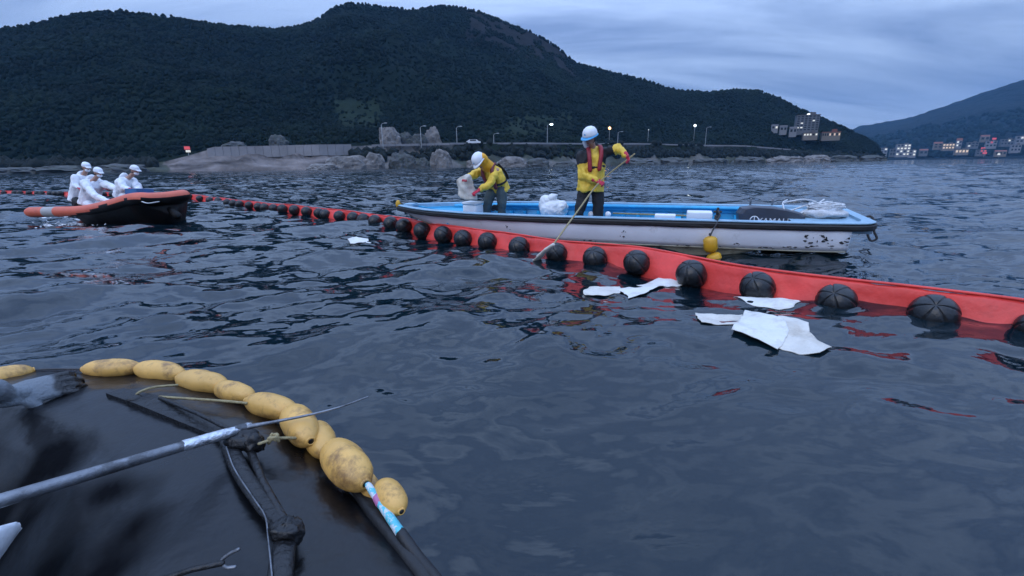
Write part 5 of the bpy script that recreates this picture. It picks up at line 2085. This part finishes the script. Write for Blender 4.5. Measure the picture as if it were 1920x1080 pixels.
# ------------------------------------------------------------------ FOREGROUND: OILY BOW
RIM = [(-420, 770), (-200, 738), (-60, 718), (60, 706), (160, 700), (260, 706), (340, 716), (420, 738), (495, 772), (556, 812), (612, 866), (664, 928), (722, 990), (778, 1050), (836, 1120), (910, 1240), (1000, 1480)]
ZR = .30
rim = smoothpath([G(x, y, ZR) for x, y in RIM], 9)
cen = np.array((-1.55, .35, 0))
bowt = thing('rubber_boat_bow', 'black oily rubber bow of the near boat filling the lower left corner', 'boat', (rim[70][0], rim[70][1], 0))
ds = [-.10, -.09, -.07, -.03, 0, .02, .05, .09] + list(np.linspace(.12, 1.75, 78))
zs = [-.2, .02, .15, .26, .30, .325, .345, .36]
rows = []
for p in rim:
    d = cen - p
    d[2] = 0
    Ld = np.linalg.norm(d)
    d /= Ld
    row = []
    for k, s_ in enumerate(ds):
        s2 = min(s_, Ld * .98)
        z = zs[k] if k < 8 else np.interp(s_, [.12, .3, .5, .65, .85, 1.1, 1.8], [.365, .385, .37, .32, .15, .04, .02])
        q_ = p + d * s2
        row.append((q_[0], q_[1], z))
    rows.append(row)
V = np.array(rows)
n_, m2 = V.shape[:2]
inn = np.clip(np.array(ds) / .25, 0, 1)[None, :]
inn2 = np.clip((np.array(ds) - .3) / .6, 0, 1)[None, :]
fold = 1 - np.abs(n2(V[..., 0] + .8 * V[..., 1], V[..., 1] * .35, .42, 3, 12)) * 2.2
V[..., 2] += inn * (.022 * n2(V[..., 0], V[..., 1], .5, 3, 33) + .012 * fold) + inn2 * .07 * n2(V[..., 0], V[..., 1], .28, 3, 35)
q = MB()
q.add(V.reshape(-1, 3), [(i * m2 + j, i * m2 + j + 1, (i + 1) * m2 + j + 1, (i + 1) * m2 + j) for i in range(n_ - 1) for j in range(m2 - 1)])
mi = V[..., :2].reshape(-1, 2)
dsr = np.tile(np.array(ds), n_)


def cov_m(co):
    out = np.empty(len(co))
    for i0 in range(0, len(co), 2000):
        c_ = co[i0:i0 + 2000]
        j_ = np.argmin((mi[None, :, 0] - c_[:, None, 0]) ** 2 + (mi[None, :, 1] - c_[:, None, 1]) ** 2, 1)
        out[i0:i0 + 2000] = dsr[j_]
    q3 = np.stack([co[:, 0] * 5, co[:, 1] * 5, co[:, 0] * 0], -1)
    return (out + .30 * fbm(q3, 3, 6) - .50) / .22


set_attr(q.build('rubber_cover', 'oily_rubber', bowt), 'inner_shade', cov_m)


def zt_(x, y):
    d2 = (V[..., 0] - x) ** 2 + (V[..., 1] - y) ** 2
    return float(V[..., 2].ravel()[int(np.argmin(d2))])


def onb(px, py, lift=.0):
    P = G(px, py, .37)
    for _ in range(5):
        P = G(px, py, zt_(P[0], P[1]) + lift)
    return P


# frame fixed on the bow
q = MB()
plate = [(198, 737), (232, 728), (300, 742), (380, 775), (440, 808), (415, 822), (330, 788), (255, 757)]
pp = [onb(x, y, .02) for x, y in plate]
q.add(pp + [p - np.array((0, 0, .025)) for p in pp], [tuple(range(8))] + [tuple(range(15, 7, -1))] + [(i, (i + 1) % 8, 8 + (i + 1) % 8, 8 + i) for i in range(8)])
q.build('reinforcing_patch', 'black_cloth', bowt, smooth=False)
q = MB(); q.tube([onb(300, 746, .02), onb(372, 776, .04), onb(444, 812, .06)], .0075, 8); q.build('frame_bar', 'black_cloth', bowt)
q = MB(); q.tube(smoothpath([onb(425, 820, .03), onb(450, 880, .03), onb(495, 945, .03), onb(538, 992, .03)], 6), (.024, .012), 12, side=(1, .3, 0)); q.build('frame_bar', 'black_cloth', bowt)
q = MB(); q.tube([onb(470, 845, .03), onb(490, 900, .03), onb(532, 975, .03)], .012, 10); q.build('frame_bar', 'black_cloth', bowt)
q = MB(); q.tube([onb(538, 992, .03), onb(530, 1040, .03), onb(522, 1110, .03)], (.028, .014), 12, side=(1, .3, 0)); q.build('frame_bar', 'black_cloth', bowt)
for (x, y, a, b, sd0) in ((455, 826, .055, .034, 1), (540, 996, .042, .034, 2), (478, 832, .035, .025, 4)):
    P = onb(x, y, .05)
    q = MB()
    q.ball(P, (a, b, .030), seg=24, rg=14, fn=lambda v: 1 + .45 * fbm(v * 2.2 + sd0 * 9, 3, sd0))
    for k in range(0):
        th = k * 1.3 + sd0
        q.tube(smoothpath([P + np.array((a * math.cos(th + t), b * math.sin(th + t) * 1.1, .03 * math.cos(t * 2))) for t in (0, .8, 1.6, 2.4)], 4), .009, 6)
    q.build('cloth_knot', 'black_cloth', bowt, disp=(.01, 20))
q = MB(); q.tube(smoothpath([onb(424, 838, .05), onb(440, 880, .045), onb(476, 935, .045), onb(497, 968, .045), onb(503, 1010, .045), onb(512, 1100, .045)], 6), .0022, 6); q.build('wire', 'steel', bowt)
# wrinkle bars and folded black cloth lying on the inner bow
for (a, b, c_, r_) in () and (((250, 850), (270, 880), (285, 905), .012), ((120, 790), (150, 760), (165, 780), .016), ((380, 1000), (405, 985), (430, 960), .014), ((330, 1010), (360, 1030), (400, 1025), .018)):
    q = MB(); q.tube(smoothpath([onb(*a, .01), onb(*b, .012), onb(*c_, .01)], 5), r_, 8)
    q.build('fold', 'oily_rubber', bowt, disp=(.006, 14))
# steel hook on a rod
hk = thing('hook', 'small steel hook on a dark rod near the bottom of the black bow', 'hook', onb(420, 1050, .02))
q = MB(); q.tube([onb(300, 1088, .03), onb(360, 1068, .035), onb(416, 1056, .035)], .0065, 8); q.build('rod', 'black_cloth', hk)
q = MB(); q.tube(smoothpath([onb(447, 1030, .05), onb(428, 1040, .04), onb(416, 1052, .03), onb(424, 1064, .03), onb(440, 1063, .03)], 5), [.0045] * 21, 8); q.build('bend', 'steel', hk)

# boathook pole across the bow
pa, pb = G(-90, 966, .56), G(458, 802, .46)
pl_ = thing('boat_hook_pole', 'grey steel pole crossing the black bow and ending in a thin wire rod', 'pole', (pa + pb) / 2)
q = MB(); q.tube([pa, pa * .6 + pb * .4, pb], [.0175, .0165, .0155], 14); q.build('tube', 'steel', pl_)
q = MB()
q.tube([pb * .72 + pa * .28 * 1, pb * .9 + pa * .1, pb + (pb - pa) * .02], [.0168, .0185, .014], 14)
q.build('scraped_sleeve', 'steel_bare', pl_, disp=(.004, 30))
q = MB()
pc_, pd_ = G(580, 778, .47), G(690, 744, .49)
q.tube(smoothpath([pb, pb + (pc_ - pb) * .5, pc_, (pc_ + pd_) / 2 - np.array((0, 0, .006)), pd_], 5), list(np.interp(np.linspace(0, 1, 21), [0, .2, 1], [.010, .0055, .0028])), 8)
q.build('rod', 'steel', pl_)

# yellow floats along the rim
YF = [  # two end pixels, half width px, z, label
    ((-50, 722), (62, 694), 24, .37, 'yellow float at the left edge, partly under the oily gloved hand'),
    ((157, 692), (262, 689), 21, .385, 'long slim yellow float right beside the gloved fingers'),
    ((257, 690), (343, 703), 22.5, .385, 'yellow float second to the right of the gloved hand'),
    ((335, 709), (424, 724), 24, .385, 'yellow float in front of the tip of the tan rope'),
    ((407, 726), (473, 745), 22, .385, 'small yellow float with a dark oil stain, at the end of the tan rope'),
    ((463, 752), (552, 772), 25, .385, 'yellow float just above the thin wire rod'),
    ((543, 769), (582, 826), 31, .40, 'yellow float crossed by the thin wire rod'),
    ((590, 800), (612, 850), 28, .36, 'yellow float half hidden, below the one crossed by the wire rod'),
    ((618, 838), (684, 906), 38, .40, 'largest yellow float, above the cyan wrapped rod'),
    ((680, 890), (704, 930), 20, .35, 'small yellow float mostly hidden behind the cyan wrapped rod'),
    ((714, 906), (752, 958), 27, .38, 'brown stained yellow float with an open hole, last of the string'),
]
ends = []
for (p1, p2, hw_, z_, lb) in YF:
    a, b = G(*p1, z_), G(*p2, z_)
    c_ = (a + b) / 2
    Ln = np.linalg.norm(b - a) * .5 * 1.04
    off_ = math.hypot((p1[0] + p2[0]) / 2 - 960, (p1[1] + p2[1]) / 2 - 540)
    r_ = hw_ / ppm(c_) / (1 + (off_ / FPX) ** 2) ** .22
    M = frame(b - a, (0, 0, 1))
    t = thing('yellow_float', lb, 'float', (c_[0], c_[1], c_[2] - r_), 'yellow floats strung round the rim of the black bow')
    q = MB()
    pr = []
    for k in range(19):
        u = -1 + 2 * k / 18
        pr.append((r_ * (max(.24, (1 - abs(u) ** 2.5) ** .52) + (.018 if k == 9 else 0)), u * Ln))
    q.lathe(c_, pr, M, 32)
    q.build('body', 'yellow_float', t, disp=(.0035, 16))
    for s_ in (-1, 1):
        e_ = c_ + M[:, 2] * s_ * Ln * 1.0
        q = MB()
        q.tube([e_ + M[:, 0] * r_ * .22 * math.cos(a_) + M[:, 1] * r_ * .22 * math.sin(a_) for a_ in np.linspace(0, 2 * PI, 17)], r_ * .07, 6, round_=False)
        q.build('eyelet', 'yellow_float', t)
        q = MB(); q.tube([e_ + M[:, 2] * s_ * .0008, e_ + M[:, 2] * s_ * .0022], r_ * .17, 12, round_=False)
        q.build('hole', 'black_cloth', t)
    ends += [a, b]
q = MB()
q.tube(smoothpath(ends, 3), .004, 6)
tag(q.build('float_rope', 'rope_dark', None, off=ends[6]), 'dark cord threaded through all the yellow floats on the bow rim', 'rope')


def rope(pts, r_, m_, label, knots=()):
    P3 = [onb(x, y, l_) for x, y, l_ in pts]
    q = MB()
    q.tube(smoothpath(P3, 6), r_, 8)
    for (x, y, l_) in knots:
        c_ = onb(x, y, l_)
        for k in range(3):
            q.tube(smoothpath([c_ + np.array((.016 * math.cos(t + k), .011 * math.sin(t + k), .012 * math.sin(t * 1.7 + k))) for t in np.linspace(0, 5.5, 7)], 3), r_ * 1.05, 6)
    return tag(q.build('rope', m_, None, off=P3[0]), label, 'rope')


rope([(252, 746, .012), (262, 735, .03), (290, 726, .035), (332, 722, .03)], .0052, 'rope_tan', 'short tan rope curving from a black grommet to the yellow floats')
P = onb(252, 748, .012)
q = MB(); q.ball(P, (.030, .026, .016)); q.build('grommet', 'black_cloth', bowt)
rope([(300, 744, .02), (360, 748, .03), (420, 752, .035), (462, 756, .04)], .0052, 'rope_tan', 'straight tan rope running along below the floats to the stained one')
rope([(486, 832, .06), (520, 822, .065), (560, 821, .06), (588, 818, .05)], .0050, 'rope_tan', 'knotted tan rope from the black cloth knot to the float crossed by the rod', knots=((512, 823, .065), (586, 818, .05)))
rope([(586, 816, .08), (606, 826, .08), (628, 838, .07)], .0045, 'steel_bare', 'short grey cord link between the wire crossed float and the largest float')

# cyan wrapped rod and black hose on the rim
c1, c2 = G(690, 910, .40), G(752, 1000, .36)
cr_ = thing('wrapped_rod', 'rod wrapped in cyan and white patterned tape running into a black hose', 'rod', (c1 + c2) / 2)
q = MB(); q.tube([c1, (c1 + c2) / 2, c2], [.0095, .0135, .0125], 12); q.build('tape_wrap', 'tape_cyan', cr_, disp=(.004, 40))
q = MB(); q.tube([c1 * .72 + c2 * .28, c1 * .62 + c2 * .38], .0145, 10); q.build('pink_tape', 'tape_pink', cr_, disp=(.004, 50))
q = MB(); q.tube(smoothpath([c2, G(784, 1045, .34), G(822, 1092, .34), G(880, 1180, .34), G(950, 1330, .34)], 6), .015, 12); q.build('hose', 'rail_black', cr_)
q = MB(); q.tube(smoothpath([G(664, 905, .33), G(700, 960, .33), G(742, 1012, .33), G(790, 1075, .33), G(850, 1170, .33)], 6), .022, 12); q.build('rim_welt', 'rail_black', bowt)

# kneeling person at the left edge: only glove, wrist and knee are inside the frame
hw0 = G(22, 742, .43)
hdir = unit(G(150, 712, .42) - hw0)
J = dict(head=np.array((-1.88, .76, 1.29)), hf=(.4, .8, -.4), hu=(.1, .2, 1), neck=np.array((-1.88, .72, 1.11)), pelvis=np.array((-1.62, .36, .52)),
         shR=np.array((-1.72, .82, 1.03)), shL=np.array((-2.06, .76, 1.04)), elR=np.array((-1.98, 1.28, .78)), wrR=hw0,
         elL=np.array((-2.35, .95, .80)), wrL=np.array((-2.40, 1.22, .62)), hR=hdir, nR=(0.1, .35, -1), hipR=np.array((-1.52, .40, .50)), hipL=np.array((-1.72, .38, .5)),
         knR=G(-55, 1035, .42), anR=np.array((-1.28, .30, .22)), knL=np.array((-1.85, .80, .42)), anL=np.array((-1.75, .38, .22)))
wv = unit(J['wrR'] - J['elR'])
t = thing('person', 'person at the left edge resting an oily grey gloved hand on the bow', 'person', (-1.62, .36, .2))
q = MB()
q.tube([J['pelvis'], (J['pelvis'] + J['neck']) / 2, J['neck'] - np.array((0, 0, .08)), J['neck']], [(.15, .1), (.15, .1), (.18, .1), (.06, .06)], 14, side=(1, 0, 0))
q.tube([J['neck'], J['head']], .052, 10)
q.ball(J['head'], (.075, .095, .115))
q.ball(J['head'] + np.array((.03, .09, -.01)), (.014, .02, .02))
for s_ in 'LR':
    q.tube([J['sh' + s_], J['el' + s_], (J['el' + s_] + J['wr' + s_]) / 2, J['wr' + s_]], [.055, .045, .042, .031], 12)
    q.tube([J['hip' + s_], J['kn' + s_], J['an' + s_]], [.08, .055, .04], 12)
q.build('body', 'skin', t, voxel=.01)
q = MB()
q.tube([J['pelvis'], (J['pelvis'] + J['neck']) / 2, J['neck'] - np.array((0, 0, .06))], [(.2, .15), (.2, .15), (.17, .12)], 16, side=(1, 0, 0))
for s_ in 'LR':
    q.tube([J['sh' + s_], J['el' + s_], J['el' + s_] * .45 + J['wr' + s_] * .55], [.085, .07, .06], 12)
    q.tube([J['hip' + s_], J['kn' + s_], J['an' + s_]], [.12, .105, .08], 14)
q.build('coverall', 'cloth_white', t, voxel=.016, sm=4, disp=(.012, 7))
q = MB(); q.ball(J['head'] + np.array((-.01, -.01, .02)), (.085, .10, .115)); q.build('hair', 'hair_black', t, disp=(.01, 20))
for s_ in 'LR':
    q = MB()
    q.tube([J['an' + s_], J['an' + s_] + np.array((0, -.18, -.02))], [.055, .045], 10)
    q.build('boot', 'cloth_black', t)
q = MB()
q.tube([hw0 - wv * .08, hw0 - hdir * .01, hw0 + hdir * .03], [(.050, .045), (.045, .036), (.05, .032)], 14)
q.ball(hw0 + hdir * .06, (.075, .050, .032), np.stack([hdir, unit(np.cross((0, .75, -.65), hdir)), unit((0, .75, -.65))], 1))
hand_mb(q, hw0, hdir, (0.0, .75, -.65), .55, 1.5, -1)
o = q.build('glove', 'glove_grey', t, voxel=.0055, sm=3, disp=(.0012, 30))
set_attr(o, 'oil', lambda co: ((co - hw0) @ hdir + 0.02 * vn(co * 28) - .118) / .02)
q = MB()
hand_mb(q, J['wrL'], (0, .8, -.4), (0, 0, -1), .5, 1.1, -1)
set_attr(q.build('glove', 'glove_grey', t, voxel=.006), 'oil', lambda co: co[:, 0] * 0 + .6)

# ------------------------------------------------------------------ HAZE
HZ = bpy.data.materials.new('haze_air')
HZ.use_nodes = True
ht = HZ.node_tree
ht.nodes.remove(ht.nodes['Principled BSDF'])
pv = ht.nodes.new('ShaderNodeVolumePrincipled')
pv.inputs['Color'].default_value = (0.25, 0.58, 1.0, 1)
pv.inputs['Density'].default_value = 0.00011
pv.inputs['Anisotropy'].default_value = 0.0
ht.links.new(pv.outputs[0], ht.nodes['Material Output'].inputs['Volume'])
q = MB()
q.box((0, 0, 210), (3450, 3450, 214))
o = q.build('haze', HZ, None, smooth=False)
tag(o, kind='stuff')
